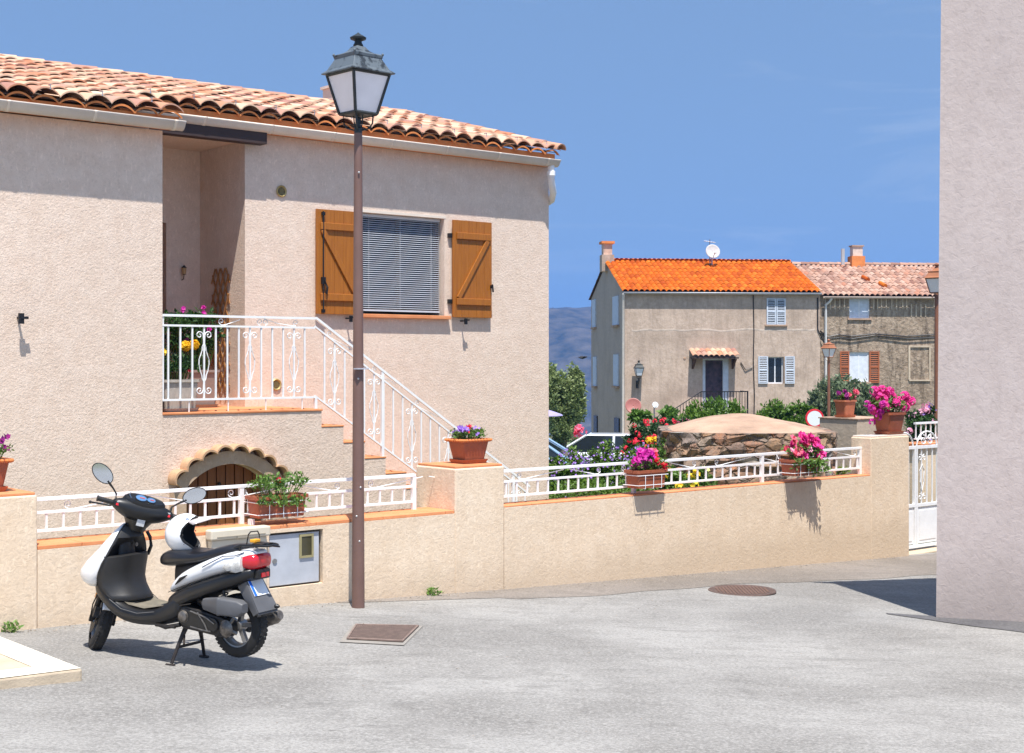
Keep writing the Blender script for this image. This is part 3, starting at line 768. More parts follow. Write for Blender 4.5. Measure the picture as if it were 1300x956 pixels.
for z, a in ((1.85, 0), (.98, .4), (.75, -.3), (.55, .2), (3.50, .1)):
    mb = MB(); mb.sphere((.045*math.cos(-2.2+a), .045*math.sin(-2.2+a), z), .009, n=8, m=5); mb.build('bolt', BOLT, lp)
mb = MB(); mb.box(-.062, .05, -.075, -.02, 1.925, 1.935); mb.build('strap', M('grey_strap', (.45,.45,.5), .5), lp)
for nm, lab, px, py, Y in (('street_lamp', 'copper topped street lamp half hidden by the lilac building', 1189, 333, 31.0), ('street_lamp', 'small distant copper topped street lamp in front of the far olive bush', 1052, 428, 48.0)):
    X = (px-650)/FPX*Y; zt = CAMZ-(py-HOR)*Y/FPX; zg = ground_z(X, Y); H = zt-zg-.80
    t, p = lamp_post(nm, lab, X, Y, zg, H, .062, .045, POLE2, COPPER if Y > 40 else POLE2, COPPER, rz=R(38 if Y > 40 else 50), s=.98 if Y < 40 else .92)

# ------------------------------------------------------------------ meter cabinets, grate, manhole, kerb
cb = thing('meter_cabinet', 'grey metal meter cabinet door with small brass framed window, set in the wall', 'utility box', HF.world(-.588, 0, 0), HF.a)
CAB = M('galvanised_grey', (.46,.48,.52), .55, var=.1, vs=5, bs=0)
mb = MB(); mb.box(-.235, .225, .02, .045, .20, .605); cd = mb.build('door', CAB, cb, bevel=.003)
mb = MB(); mb.box(-.249, .249, .046, .3, .186, .624); mb.build('case', M('dark_case', (.10,.08,.06), .8), cb)
mb = MB(); a, b_, c_, d = .055, .150, .42, .575
mb.box(a-.018, b_+.018, .008, .0195, c_-.018, c_); mb.box(a-.018, b_+.018, .008, .0195, d, d+.018); mb.box(a-.018, a, .008, .0195, c_+.0005, d-.0005); mb.box(b_, b_+.018, .008, .0195, c_+.0005, d-.0005)
mb.build('window_frame', M('brass_frame', (.38,.33,.17), .5, metal=.3), cd)
mb = MB(); mb.box(a, b_, .013, .018, c_, d); mb.build('window_glass', M('smoky_glass', (.06,.055,.03), .15), cd)
mb = MB(); mb.lathe([(0,0),(.02,0),(.02,.006),(.004,.01),(0,.01)], 12, (-.19, .012, .40), 'y'); mb.build('lock', M('worn_lock', (.2,.2,.2), .5), cd)
cb = thing('meter_cabinet', 'low beige meter box with a lidded top, behind the scooter', 'utility box', HF.world(-1.15, 0, 0), HF.a)
BEI = M('beige_box', (.62,.55,.43), .6, var=.06)
mb = MB(); mb.box(-.23, .25, -.075, -.001, .18, .62); mb.build('case', BEI, cb, bevel=.01)
mb = MB(); mb.box(-.25, .27, -.10, -.001, .622, .70); l_ = mb.build('lid', BEI, cb, bevel=.012)
mb = MB(); mb.box(-.20, .22, -.106, -.1005, .642, .647); mb.box(-.03, .06, -.112, -.1005, .625, .64); mb.build('latch', M('beige_dark', (.3,.26,.2), .6), l_)
KP = M('cream_kerb_paint', (.74,.68,.55), .7, var=.07, vs=7, bs=40, bd=.003); KB = M('kerb_concrete', (.52,.42,.30), .9, var=.15, bs=60, bd=.006)
# kerb slab bottom left; corner measured from the photograph
def gp(px, py, z):
    Y = (CAMZ-z)*FPX/(py-HOR); return Vector(((px-650)/FPX*Y, Y, z))
kz = ground_z(-2.6, 8.8)+.075
c0 = gp(105, 849, kz); cA = gp(0, 808, kz); cB = gp(0, 862, kz)
dA = (cA-c0); dB = (cB-c0)
dA.normalize(); dB.normalize()
far, near = 4.0, 2.6
def kp(a, b, z): p = c0+dA*a+dB*b; return (p.x, p.y, z)
ks = thing('kerb_slab', 'low cream painted concrete kerb corner jutting into the bottom left', 'kerb')
mb = MB(); P4 = [kp(0,0,kz), kp(far,0,kz), kp(far,near,kz), kp(0,near,kz)]; mb.add(P4+[(x, y, z-.35) for x, y, z in P4], [(0,1,2,3),(0,4,5,1),(1,5,6,2),(2,6,7,3),(3,7,4,0)]); mb.build('slab', KB, ks, bevel=.012)
mb = MB(); w = .21; zt_ = kz+.004
mb.add([kp(.006,.006,zt_), kp(far,.006,zt_), kp(far,w,zt_), kp(w,w,zt_), kp(w,near,zt_), kp(.006,near,zt_)], [(0,1,2,3),(0,3,4,5)]); mb.build('painted_border', KP, ks)
# drain grate
RUST = M('rusty_iron', (.13,.085,.07), .7, metal=.3, var=.3, vs=20)
gz = .012; q = [gp(451.6,793.5,gz+ground_z(-1.2,10.7)), gp(532,795,gz+ground_z(-.75,10.7)), gp(511.6,815,gz+ground_z(-.8,10)), gp(440,812,gz+ground_z(-1.2,10.2))]
dg = thing('drain_cover', 'rectangular rusty ribbed drain cover in the road by the lamp', 'drain cover')
def qp(u, v, dz=0): p = q[0].lerp(q[1], u).lerp(q[3].lerp(q[2], u), v); return Vector((p.x, p.y, ground_z(p.x, p.y)+.006+dz))
mb = MB(); mb.add([qp(-.05,-.10), qp(1.05,-.08), qp(1.06,1.14), qp(-.10,1.16)], [(0,1,2,3)]); mb.build('mortar_bed', M('pale_mortar', (.27,.245,.215), .9, bs=60), dg)
mb = MB(); mb.add([qp(0,0,.004), qp(1,0,.004), qp(1,1,.004), qp(0,1,.004)], [(0,1,2,3)]); mb.build('plate', RUST, dg)
mb = MB()
def bar(u0, u1, v0, v1, h0=.005, h1=.014):
    P_ = [qp(u0,v0,h0), qp(u1,v0,h0), qp(u1,v1,h0), qp(u0,v1,h0)]; P2 = [p+V(0,0,h1-h0) for p in P_]
    mb.add(P_+P2, [(4,5,6,7),(0,1,5,4),(1,2,6,5),(2,3,7,6),(3,0,4,7)])
bar(0,1,0,.05); bar(0,1,.95,1); bar(0,.03,.052,.948); bar(.97,1,.052,.948)
for i in range(34): bar(.045+i*.0272, .045+i*.0272+.013, .08, .92, .005, .012)
mb.build('ribs', M('rust_ribs', (.24,.17,.14), .7, metal=.2, var=.3, vs=20), dg)
mc = gp(942, 750, ground_z(2.1, 13)); mc = Vector((mc.x, mc.y, ground_z(mc.x, mc.y)))
mn = thing('manhole_cover', 'round rusty manhole cover in the road below the long wall', 'manhole cover', mc)
mb = MB(); mb.lathe([(0,.012),(.28,.012),(.285,.016),(.31,.016),(.315,.006)], 32); mb.build('plate', RUST, mn, smooth=True)
mb = MB()
for i in range(-8, 9):
    for j in range(-8, 9):
        if i*i+j*j < 62: x, y = i*.032, j*.032; mb.box(x-.009, x+.009, y-.009, y+.009, .0125, .017)
mb.build('studs', M('rust_studs', (.20,.12,.09), .7, metal=.2), mn)

# ------------------------------------------------------------------ gate
gt = thing('garden_gate', 'white wrought iron garden gate with scrolls and solid lower panels', 'gate', HF.world(7.86, .30, 0), HF.a)
mb = MB(); gw_ = .50; zg = -.30; zT = .93
for k in (0, 1):
    a = k*gw_
    for u in (a+.02, a+gw_-.012): mb.box(u-.018, u+.018, -.018, .018, zg, zT)
    for z in (zT, .22, zg+.02): mb.box(a+.003, a+gw_-.003, -.019, .019, z-.018, z+.018)
    for u in (a+.135, a+.25, a+.365): mb.box(u-.007, u+.007, -.007, .007, .24, zT-.02)
mb.build('gate_frame', WHITE, gt)
for k in (0, 1):
    a = k*gw_; m = MB(); m.box(a+.04, a+gw_-.035, -.008, .008, zg+.05, .195); m.box(a+.08, a+gw_-.075, -.014, -.0085, zg+.09, .155); m.build('panel', WHITE, gt, bevel=.003)
mb = MB()
for k in (0, 1):
    a = k*gw_
    mb.tube([(a+.25-.21*math.cos(t*math.pi/10), 0, zT+.02+.17*math.sin(t*math.pi/10)) for t in range(11)], .011, 6)
    for s_ in (-1, 1): mb.tube(spiral((a+.25+s_*.075, 0, zT+.085), .065, 1.3, math.pi/2, s_), .008, 6)
    for z in (.80, .32): 
        for s_ in (-1, 1): mb.tube(spiral((a+.135+s_*.045, -.01, z), .04, 1.2, math.pi/2, s_), .006, 5)
    for s_ in (-1, 1): mb.tube([(a+.135, -.01, .72), (a+.135+s_*.045, -.01, .64), (a+.135+s_*.03, -.01, .56), (a+.135+s_*.04, -.01, .50), (a+.135, -.01, .40)], .007, 5)
mb.build('scrolls', WHITE, gt, smooth=True)
mb = MB(); mb.box(-.02, 1.1, -.2, .25, -.62, -.325); mb.build('threshold', KB, gt, bevel=.01)
# second terrace wall seen through the gate
tw = thing('terrace_wall', 'short cream terrace wall with orange coping seen through the gate', 'wall', HL, HF.a)
mb = MB(); mb.box(11.75, 19, 2.5, 2.8, -1.4, .70); mb.build('wall', WALLM, tw)
mb = MB(); mb.box(11.7, 19, 2.45, 2.85, .701, .75); mb.build('coping', COPE, tw, bevel=.005)
mb = MB(); mb.box(11.8, 18.9, 2.62, 2.66, 1.03, 1.06); mb.box(11.8, 18.9, 2.62, 2.66, .80, .82)
for i in range(54): mb.box(11.82+i*.13, 11.835+i*.13, 2.632, 2.648, .821, 1.029)
mb.build('railing', WHITE, tw)

# ------------------------------------------------------------------ plants
def leaf_quads(mb, pts, size, rr, flat=0.0, curl=.25, up=.3):
    for p in pts:
        d = Vector((rr.gauss(0,1), rr.gauss(0,1), rr.gauss(0,1)*.7+up)).normalized()
        s_ = d.cross(Vector((rr.gauss(0,1), rr.gauss(0,1), rr.gauss(0,1)))).normalized()
        L = size*rr.uniform(.6, 1.25); w = L*.5*rr.uniform(.7, 1.2); n_ = d.cross(s_)
        p = Vector(p); m_ = p+d*L*.5+n_*L*curl*.3
        mb.add([p, m_-s_*w*.5, p+d*L, m_+s_*w*.5], [(0,1,2,3)])
def blob_pts(c, r, n, rr, shell=.45):
    out = []
    for _ in range(n):
        v_ = Vector((rr.gauss(0,1), rr.gauss(0,1), rr.gauss(0,1))).normalized()
        k = rr.uniform(shell, 1)**.6
        out.append((c[0]+v_.x*r[0]*k, c[1]+v_.y*r[1]*k, c[2]+v_.z*r[2]*k))
    return out
def flower(mb, p, r, rr, petals=5, face=None):
    p = Vector(p); d = Vector(face) if face else Vector((rr.gauss(0,.6), -1+rr.gauss(0,.4), .5+rr.gauss(0,.4))); d.normalize()
    a = d.cross(V(0,0,1)); a.normalize(); b = a.cross(d)
    o = rr.uniform(0, 6)
    for k in range(petals):
        t = o+2*math.pi*k/petals; e = a*math.cos(t)+b*math.sin(t); s_ = d.cross(e)
        mb.add([p-d*r*.1, p+e*r*.55-s_*r*.42+d*r*.1, p+e*r+d*r*.28*rr.uniform(.2, 1.4), p+e*r*.55+s_*r*.42+d*r*.1], [(0,1,2,3)])
def truss(mb, p, r, n, fr, rr):
    """round head of many small flowers"""
    for _ in range(n):
        v_ = Vector((rr.gauss(0,1), rr.gauss(0,1)-.3, rr.gauss(0,1)+.3)).normalized()
        flower(mb, Vector(p)+v_*r, fr, rr, face=tuple(v_))
LEAF = leafmat('geranium_leaves', (.05,.12,.02), (.20,.34,.06))
LEAFD = leafmat('dark_leaves', (.015,.05,.012), (.06,.14,.03))
LEAFB = leafmat('bright_hedge_leaves', (.05,.12,.01), (.16,.27,.03))
OLIVE = leafmat('olive_leaves', (.09,.13,.06), (.24,.29,.16))
LEAFY = leafmat('yellow_green_leaves', (.12,.18,.02), (.36,.40,.06))
def petal(name, c, c2): 
    return leafmat(name, c, c2, .6)
PINK = petal('hot_pink_petals', (.75,.02,.28), (.95,.10,.45)); MAG = petal('magenta_petals', (.45,.01,.25), (.75,.03,.45)); RED = petal('red_petals', (.75,.01,.03), (.90,.04,.10))
PURP = petal('violet_petals', (.30,.14,.60), (.50,.30,.80)); PLUM = petal('plum_petals', (.22,.01,.16), (.45,.03,.30)); YEL = petal('yellow_petals', (.90,.55,.01), (.95,.72,.05)); PALE = petal('pale_pink_petals', (.85,.30,.50), (.95,.60,.70)); CORAL = petal('coral_pink_petals', (.85,.10,.20), (.95,.25,.35)); LEM = petal('lemon_petals', (.85,.80,.20), (.95,.92,.45))
def plant(name, label, cat, c, mats, group=None, parent=None, **k):
    pass
def flora(parent, leaves=None, flowers=(), stems=None):
    if leaves: leaves[0].build('foliage', leaves[1], parent)
    for mb_, m_ in flowers: mb_.build('flower_head', m_, parent)
    if stems: stems[0].build('stem', stems[1], parent)
def planter_box(root, L, Wd, H, mat, rim=.012, scallop=False, taper=.82, saucer=True, z=0, round_=False):
    def rect(l, w, zz, n=5):
        rc = min(l, w)*.22; out = []
        for cx, cy, a0 in ((l-rc, w-rc, 0), (-l+rc, w-rc, 90), (-l+rc, -w+rc, 180), (l-rc, -w+rc, 270)):
            for k in range(n): t = R(a0+90*k/(n-1)); out.append((cx+rc*math.cos(t), cy+rc*math.sin(t), zz))
        return out
    l, w = L/2, Wd/2
    mb = MB(); z0 = z+(.022 if saucer else 0)
    mb.loft([rect(l*taper, w*taper, z0), rect(l*.97, w*.97, z0+H-.03), rect(l+rim, w+rim, z0+H-.028), rect(l+rim, w+rim, z0+H), rect(l-.012, w-.012, z0+H), rect(l-.02, w-.02, z0+H-.04)], cap=True)
    p = mb.build('pot', mat, root, smooth=True)
    mb = MB(); mb.add(rect(l-.018, w-.018, z0+H-.022), [tuple(range(20))]); mb.build('soil', SOIL, root)
    if scallop:
        mb = MB(); nL = int(L/.035)
        per = rect(l+rim+.002, w+rim+.002, z0+H-.012)
        for i in range(len(per)):
            a, b = Vector(per[i]), Vector(per[(i+1) % len(per)]); N = max(1, round((b-a).length/.033))
            for k in range(N): mb.sphere(a.lerp(b, (k+.5)/N), .016, .016, .014, 6, 4)
        mb.build('rim', ORANGE if scallop == 2 else mat, root, smooth=True)
    if saucer:
        mb = MB(); s1, s2 = l*taper+.02, w*taper+.02
        mb.loft([rect(s1-.005, s2-.005, z+.001), rect(s1+.012, s2+.012, z+.035), rect(s1, s2, z+.035), rect(s1-.01, s2-.01, z+.015)]); mb.build('saucer', mat, root, smooth=True)
    return z0+H
def potted(label, cat, u, t, z, L, Wd, H, mat, rz, seed, leafn, leafs, spread, flist, scallop=False, name='flower_pot', saucer=True, fs=1.0, group='terracotta flower pots', leafmat_=None, droop=0, taper=.82):
    X, Y, _ = HF.world(u, t); r = thing(name, label, cat, (X, Y, z), HF.a+rz, group)
    zt = planter_box(r, L, Wd, H, mat, scallop=scallop, saucer=saucer, taper=taper); rr_ = random.Random(seed)
    lv = MB(); st = MB()
    heads = []
    leafn *= 1.7*fs
    for _ in range(int(leafn/14)):
        x, y = rr_.uniform(-L/2, L/2)*spread[0], rr_.uniform(-Wd/2, Wd/2)*spread[1]; h_ = rr_.uniform(.35, 1)*spread[2]
        if droop and rr_.random() < .35: y = -Wd/2-rr_.uniform(0, .06); h_ = -rr_.uniform(0, droop)
        c = Vector((x, y, zt+h_*.55)); st.tube([(x*.6, max(-Wd/2+.02, y*.6), zt-.03), (x*.85, y*.8, zt+max(h_, 0)*.3), c], .003, 4)
        leaf_quads(lv, blob_pts(c, (.04, .04, .035), 14, rr_), leafs, rr_); heads.append((x, y, h_))
    fl_ = []
    for mat_, n_, hr, fn, fr, xr, zr in flist:
        for _ in range(n_):
            m_ = MB(); p = (rr_.uniform(*xr)*fs, rr_.uniform(-Wd*.6, Wd*.4), zt+rr_.uniform(*zr))
            st.tube([(p[0]*.7, p[1]*.5, zt-.02), p], .003, 4)
            if hr: truss(m_, p, hr, fn, fr, rr_)
            else:
                for _k in range(fn): flower(m_, (p[0]+rr_.gauss(0,.012), p[1], p[2]+rr_.gauss(0,.012)), fr, rr_)
            fl_.append((m_, mat_))
    flora(r, (lv, leafmat_ or LEAF), fl_, (st, LEAF))
    return r
capz = 1.066
potted('large ribbed clay planter of violet and red flowers on the middle wall pillar', 'flower pot', 1.40, .29, capz, .31, .24, .20, TERRA, 0, 3, 420, .032, (.9,.9,.12),
       [(PURP, 4, 0, 5, .028, (-.2,-.05), (.04,.09)), (PURP, 4, 0, 2, .016, (-.05,.18), (.02,.10)), (RED, 4, 0, 3, .018, (-.12,.0), (.05,.11))], scallop=2, taper=.74, fs=.76)
potted('clay flower pot with plum coloured flowers on the pillar at the left edge', 'flower pot', -2.99, .29, capz, .31, .24, .21, TERRA, 0, 4, 300, .035, (.9,.9,.16), [(PLUM, 9, 0, 3, .024, (-.15,.2), (.04,.17))], scallop=2, taper=.74, fs=.9)
potted('big clay planter overflowing with hot pink geraniums on the gate pillar', 'flower pot', 7.60, .14, 1.127, .33, .25, .235, TERRA, 0, 5, 620, .045, (1.5,1.1,.30),
       [(PINK, 17, .05, 26, .026, (-.36,.10), (.0,.27)), (PINK, 5, .05, 26, .026, (.08,.38), (.04,.26)), (MAG, 8, .035, 14, .022, (-.42,-.14), (-.12,.12))], taper=.74, fs=.9)
bp_s, bp_t = 11.2, 3.65
potted('small clay pot of coral pink and plum petunias on the rear garden pillar', 'flower pot', 11.73, 3.86, 1.103, .29, .22, .25, TERRAL, 0, 6, 260, .04, (.9,.9,.16), [(PLUM, 8, 0, 5, .035, (-.18,-.02), (.02,.13)), (CORAL, 13, 0, 5, .033, (-.06,.18), (.02,.16))], taper=.78, fs=.85)
# planters hung in wire baskets on the railings
def hung(label, u0, u1, zt, mat, seed, leafn, leafs, spread, fl, droop=0, t=.14, ):
    uc = (u0+u1)/2; L = u1-u0; fs = L/(.53 if t > .1 else .6)
    r = potted(label, 'planter', uc, t, zt-.175, L, .19, .175, mat, 0, seed, leafn, leafs, spread, fl, name='hanging_planter', saucer=False, fs=fs, group='planters hung on the wall railings', droop=droop, taper=.9)
    w = MB(); l = L/2+.004
    for z in (.03, .125): w.tube([(-l,.11,z),(-l,-.105,z),(l,-.105,z),(l,.11,z)], .004, 5)
    for x in (-l*.55, 0, l*.55): w.tube([(x,.10,-.004),(x,-.105,-.004),(x,-.107,.125)], .0035, 5)
    for x in (-l*.8, l*.8): w.tube([(x,-.1,.125),(x,.11,.125),(x,.17,.125+.09),(x,.185,.10)], .004, 5)
    w.build('wire_basket', WHITE, r)
    if t < .1: return r
    b = MB(); b.box(-l*.9-.02, -l*.9+.02, .02, .06, -.16, -.01); b.build('bracket', WHITE, r)
    return r
hung('long clay planter with one red geranium head on the left railing', -.915, -.455, .915, TERRA, 9, 420, .045, (1.0,1.0,.26), [(RED, 1, .025, 12, .014, (-.03,.03), (.10,.12))], droop=.16)
hung('clay planter with magenta and red petunias in the middle of the long railing', 3.19, 3.59, .925, TERRA, 10, 300, .05, (.9,.9,.16), [(MAG, 10, 0, 5, .045, (-.28,.02), (.04,.18)), (RED, 7, 0, 5, .04, (.04,.26), (.03,.18)), (CORAL, 3, 0, 5, .035, (.15,.28), (.10,.17))], t=.0)
hung('clay planter crowded with pink petunias near the right end of the railing', 5.48, 5.97, .93, TERRA, 12, 420, .055, (1.05,1.0,.24), [(PINK, 20, 0, 6, .045, (-.15,.38), (.0,.26)), (CORAL, 10, 0, 5, .045, (-.25,.28), (.03,.24)), (PALE, 5, 0, 4, .03, (-.3,.2), (.02,.14))], droop=.30, t=-.05)
# things on the porch landing
def lpot(label, u, t, w, d, h_, mat, seed, leafn, sp, fl, lm=None, name='patio_planter', leafs=.05):
    return potted(label, 'planter', u, t, 1.467, w, d, h_, mat, 0, seed, leafn, leafs, sp, fl, name=name, group='planters on the porch landing', leafmat_=lm, taper=.86)
GREYP = M('grey_wood_planter', (.40,.35,.30), .7, var=.2, vs=20, stretch=(6,6,.5)); BROWNP = M('taupe_planter', (.26,.20,.17), .7)
lpot('grey planter with a yellow rose behind the porch railing', .20, F1+.24, .40, .32, .31, GREYP, 31, 560, (1,1,.42), [(YEL, 2, .035, 30, .04, (.10,.24), (.30,.36)), (YEL, 2, 0, 4, .03, (-.25,-.15), (.28,.34)), (RED, 2, 0, 2, .03, (.08,.12), (.06,.12))], LEAFD)
lpot('taupe planter with a tall dark climbing shrub beside the trellis', .92, F2+.22, .55, .42, .40, BROWNP, 32, 1300, (1,1,1.15), [(MAG, 7, 0, 3, .03, (-.2,.25), (.3,.75)), (PALE, 2, 0, 5, .035, (.22,.30), (.30,.36))], LEAFD, leafs=.07)
tr = thing('trellis', 'expanding wooden lattice trellis on the porch side wall', 'trellis', HF.world(1.5, 4.54, 0), HF.a)
mb = MB()
for i in range(5):
    for s_ in (-1, 1):
        y0_ = .50+.14*(i-2)*1.0; 
for k in range(-6, 7):
    for s_ in (-1, 1):
        # slats at 60 degrees, clipped to the panel
        yc, zc2 = .54, 2.35; hw, hh = .21, .72
        pts = []
        for q_ in range(0, 101):
            z = zc2-hh+2*hh*q_/100; y = yc+s_*(z-zc2-k*.24)*.5
            if abs(y-yc) <= hw: pts.append((y, z))
        if len(pts) > 6:
            a, b = pts[0], pts[-1]; x_ = -.014 if s_ > 0 else -.024
            c_ = V(x_, (a[0]+b[0])/2, (a[1]+b[1])/2); d = V(0, (b[0]-a[0])/2, (b[1]-a[1])/2)
            mb.obox(c_, d, (.004,0,0), V(0,-d.z,d.y).normalized()*.012)
mb.build('lattice', M('trellis_wood', (.38,.17,.05), .7), tr)
# small wall lantern in the porch
wl = thing('wall_lantern', 'tiny lantern on the back wall of the shaded porch', 'wall lamp', HF.world(1.26, TB, 2.95), HF.a)
mb = MB(); mb.tube([(0,0,.0),(0,-.08,.02),(0,-.10,.10)], .008, 6); mb.lathe([(0,.30),(.055,.24),(.06,.235),(.04,.235)], 8, (0,-.1,0)); mb.lathe([(0,.10),(.03,.10),(.035,.11)], 8, (0,-.1,0)); mb.build('bracket', BLACK, wl)
mb = MB(); mb.lathe([(.032,.11),(.05,.235)], 8, (0,-.1,0)); mb.build('glass', M('amber_glass', (.45,.28,.12), .3), wl); wl.scale = (.6, .6, .6)
# weeds by the wall
for (px, py, lab) in ((556, 756, 'small green weed growing at the wall foot right of the lamp'), (2, 800, 'small green weed at the wall foot by the kerb corner')):
    p = gp(px, py, ground_z((px-650)/FPX*12, 12)); k = HF.loc(p.x, p.y); X, Y, _ = HF.world(k[0], -.04)
    z = ground_z(X, Y); rr_ = random.Random(px); lv = MB()
    leaf_quads(lv, blob_pts((X, Y-.02, z+.03), (.07,.03,.035), 70, rr_), .035, rr_, up=.8); tag(lv.build('weed', LEAF), lab, 'weed')

# crumbs of stone and render gathered along the foot of the wall and here and there on the road
mb = MB(); rr_ = random.Random(77)
for i in range(900):
    if i < 620: u = rr_.uniform(-3, 7.6); t = -abs(rr_.gauss(0, .10))-.012
    else: u = rr_.uniform(-3, 7); t = -rr_.uniform(.1, 4.5)
    X, Y, _ = HF.world(u, t); r = rr_.uniform(.003, .009) if i < 620 else rr_.uniform(.002, .006); z = ground_z(X, Y)+.004
    a = rr_.uniform(0, 3); pts = [(X+r*math.cos(a+k*1.57)*rr_.uniform(.6, 1.3), Y+r*math.sin(a+k*1.57)*rr_.uniform(.6, 1.3), z) for k in range(4)]
    mb.add(pts+[(X, Y, z+r*rr_.uniform(.5, 1.1))], [(0,1,4),(1,2,4),(2,3,4),(3,0,4)])
tag(mb.build('gravel', M('grit', (.12,.10,.08), .9, c2=(.42,.34,.26), island=.5)), kind='stuff')
# ------------------------------------------------------------------ scooter
SS = .962; SCX, SCY = -1.62-.05*.87, 8.75+.05*.49; sg = .088
sc = thing('motor_scooter', 'white and black motor scooter parked on its centre stand by the wall', 'scooter', (SCX, SCY, sg), R(150.4)); sc.scale = (SS, SS, SS)
def rub(name, c, r=.5, **k): return M(name, c, r, **k)
TYRE = M('tyre_rubber', (.018,.0165,.015), .8, var=.3, vs=14, bs=90, bd=.002); RIM = M('grey_alloy', (.34,.33,.32), .4, metal=.7, var=.2)
BLK = M('black_plastic', (.011,.0105,.0105), .36, var=.25, vs=5); BLKM = M('matt_black_plastic', (.017,.016,.0155), .5, var=.25, bs=120, bd=.0008)
WPNT = M('white_gloss_paint', (.80,.80,.80), .22, var=.03, coat=.6); SEATM = M('black_vinyl', (.013,.013,.016), .34, var=.15, bs=140, bd=.0006)
ENG = M('dirty_engine', (.035,.03,.026), .5, metal=.4, var=.5, vs=25); ALU = M('cast_alloy', (.19,.17,.15), .45, metal=.7, var=.5, vs=30); GRYP = M('grey_plastic', (.10,.10,.105), .5, var=.15)
REDL = M('red_lens', (.55,.01,.02), .12, var=.1, coat=.8); CLEAR = M('clear_lens', (.62,.60,.56), .12, var=.35, vs=40, coat=.8); AMB = M('amber_reflector', (.85,.30,.02), .2); REDB = M('red_button', (.85,.02,.03), .35)
MIRR = M('mirror_glass', (.70,.76,.85), .04, metal=1, var=.02); CHR = M('chrome', (.6,.6,.6), .2, metal=1)
def wheel(name, cx, cz, r, w, MX=None, spokes=5):
    mb = MB(); prof = []
    ro, ri_ = r, r*.66
    for k in range(13):
        t = math.pi*(k/12); y = -math.cos(t)*w/2*1.02; rad = ri_+(ro-ri_)*math.sin(t)**.62
        prof.append((rad, y))
    mb.lathe(prof, 40, (cx,0,cz), 'y')
    for k in range(46):                                   # tread blocks
        t = 2*math.pi*k/44
        for s_ in (-1, 1):
            c = V(cx+(ro-.0075)*math.cos(t+.04*s_), s_*w*.20, cz+(ro-.0075)*math.sin(t+.04*s_)); rad = V(math.cos(t),0,math.sin(t)); tan = V(-math.sin(t),0,math.cos(t))
            mb.obox(c, tan*.010+V(0,s_*.004,0), V(0,w*.14,0)-tan*.004*s_, rad*.005)
    if MX: mb.xf(MX)
    ty = mb.build(name, TYRE, sc, smooth=True)
    mb = MB(); rr0 = ri_+.004
    mb.lathe([(rr0,-w*.42),(rr0-.012,-w*.40),(rr0-.022,-w*.2),(rr0-.022,w*.2),(rr0-.012,w*.40),(rr0,w*.42)], 40, (cx,0,cz), 'y')
    mb.lathe([(0,-w*.42),(.035,-w*.42),(.035,w*.42),(0,w*.42)], 16, (cx,0,cz), 'y')
    for k in range(spokes):
        t = 2*math.pi*k/spokes+.5; rad = V(math.cos(t),0,math.sin(t)); tan = V(-math.sin(t),0,math.cos(t))
        mb.obox(V(cx,0,cz)+rad*(rr0*.5+.008), rad*(rr0*.5-.022), tan*.013, V(0,w*.16,0))
    if MX: mb.xf(MX)
    mb.build('rim', RIM, ty, smooth=True)
AX = Vector((-math.sin(R(25)), 0, math.cos(R(25)))); SO = Vector((.95, 0, .80))
ST = Matrix.Translation(SO) @ Matrix.Rotation(R(-40), 4, AX) @ Matrix.Translation(-SO)
wheel('rear_wheel', .02, .285, .205, .095)
wheel('front_wheel', 1.27, .205, .205, .088, ST)
def se(cx, y0, z0, z1, w, n=20, e=.65, yoff=0, tilt=0):
    """superellipse ring in the y-z plane at x"""
    zc2, h = (z0+z1)/2, (z1-z0)/2; out = []
    for k in range(n):
        t = 2*math.pi*k/n; c, s_ = math.cos(t), math.sin(t)
        out.append((cx+tilt*s_*h, y0+w*math.copysign(abs(c)**e, c), zc2+h*math.copysign(abs(s_)**e, s_)))
    return out
# floorboard and lower side covers
mb = MB(); mb.loft([se(1.20,0,.44,.50,.10,24,.55), se(1.14,0,.41,.53,.165,24,.5), se(1.06,0,.35,.50,.185,24,.5), se(.97,0,.285,.42,.185,24,.5), se(.88,0,.245,.365,.18,24,.5), se(.74,0,.235,.345,.175,24,.5), se(.60,0,.245,.365,.165,24,.5), se(.52,0,.26,.42,.155,24,.5), se(.44,0,.29,.48,.15,24,.55), se(.38,0,.34,.51,.15,24,.6)])
floor_ = mb.build('floorboard', BLK, sc, smooth=True, sub=1)
mb = MB(); mb.grid(lambda i, j: (lerp_tab([(0,.97),(3,.86),(6,.72),(9,.585)], i), (-1+j/3)*.135, lerp_tab([(0,.418),(3,.3665),(6,.3525),(9,.378)], i)), 10, 7); mb.build('foot_mat', M('dusty_mat', (.15,.13,.095), .85, var=.35, vs=12), floor_, smooth=True)
# white apron and black leg shield
zs = [(.885,.97,1.00,.06),(.84,.98,1.055,.10),(.77,.99,1.12,.145),(.70,1.01,1.19,.175),(.63,1.045,1.275,.195),(.57,1.07,1.335,.20),(.535,1.08,1.345,.195),(.50,1.10,1.325,.185),(.47,1.13,1.27,.155)]
def apr(i, j, inner=False):
    z, xe, xf, w = zs[i]; t = -math.pi/2+math.pi*j/20
    return (xe+(xf-xe)*math.cos(t)**.75 if math.cos(t) > 1e-6 else xe, w*math.copysign(abs(math.sin(t))**.8, math.sin(t)), z)
mb = MB(); mb.grid(lambda i, j: apr(i, j), len(zs), 21); mb.build('front_apron', WPNT, sc, smooth=True, solid=.008)
def leg(i, j):
    z, xe, xf, w = LS[i]; q_ = -1+2*j/16; y = w*math.copysign(abs(q_)**.9, q_)
    return (xe-.004+xf*(1-abs(q_)**2.2), y, z+.02*(1-q_*q_)*0)
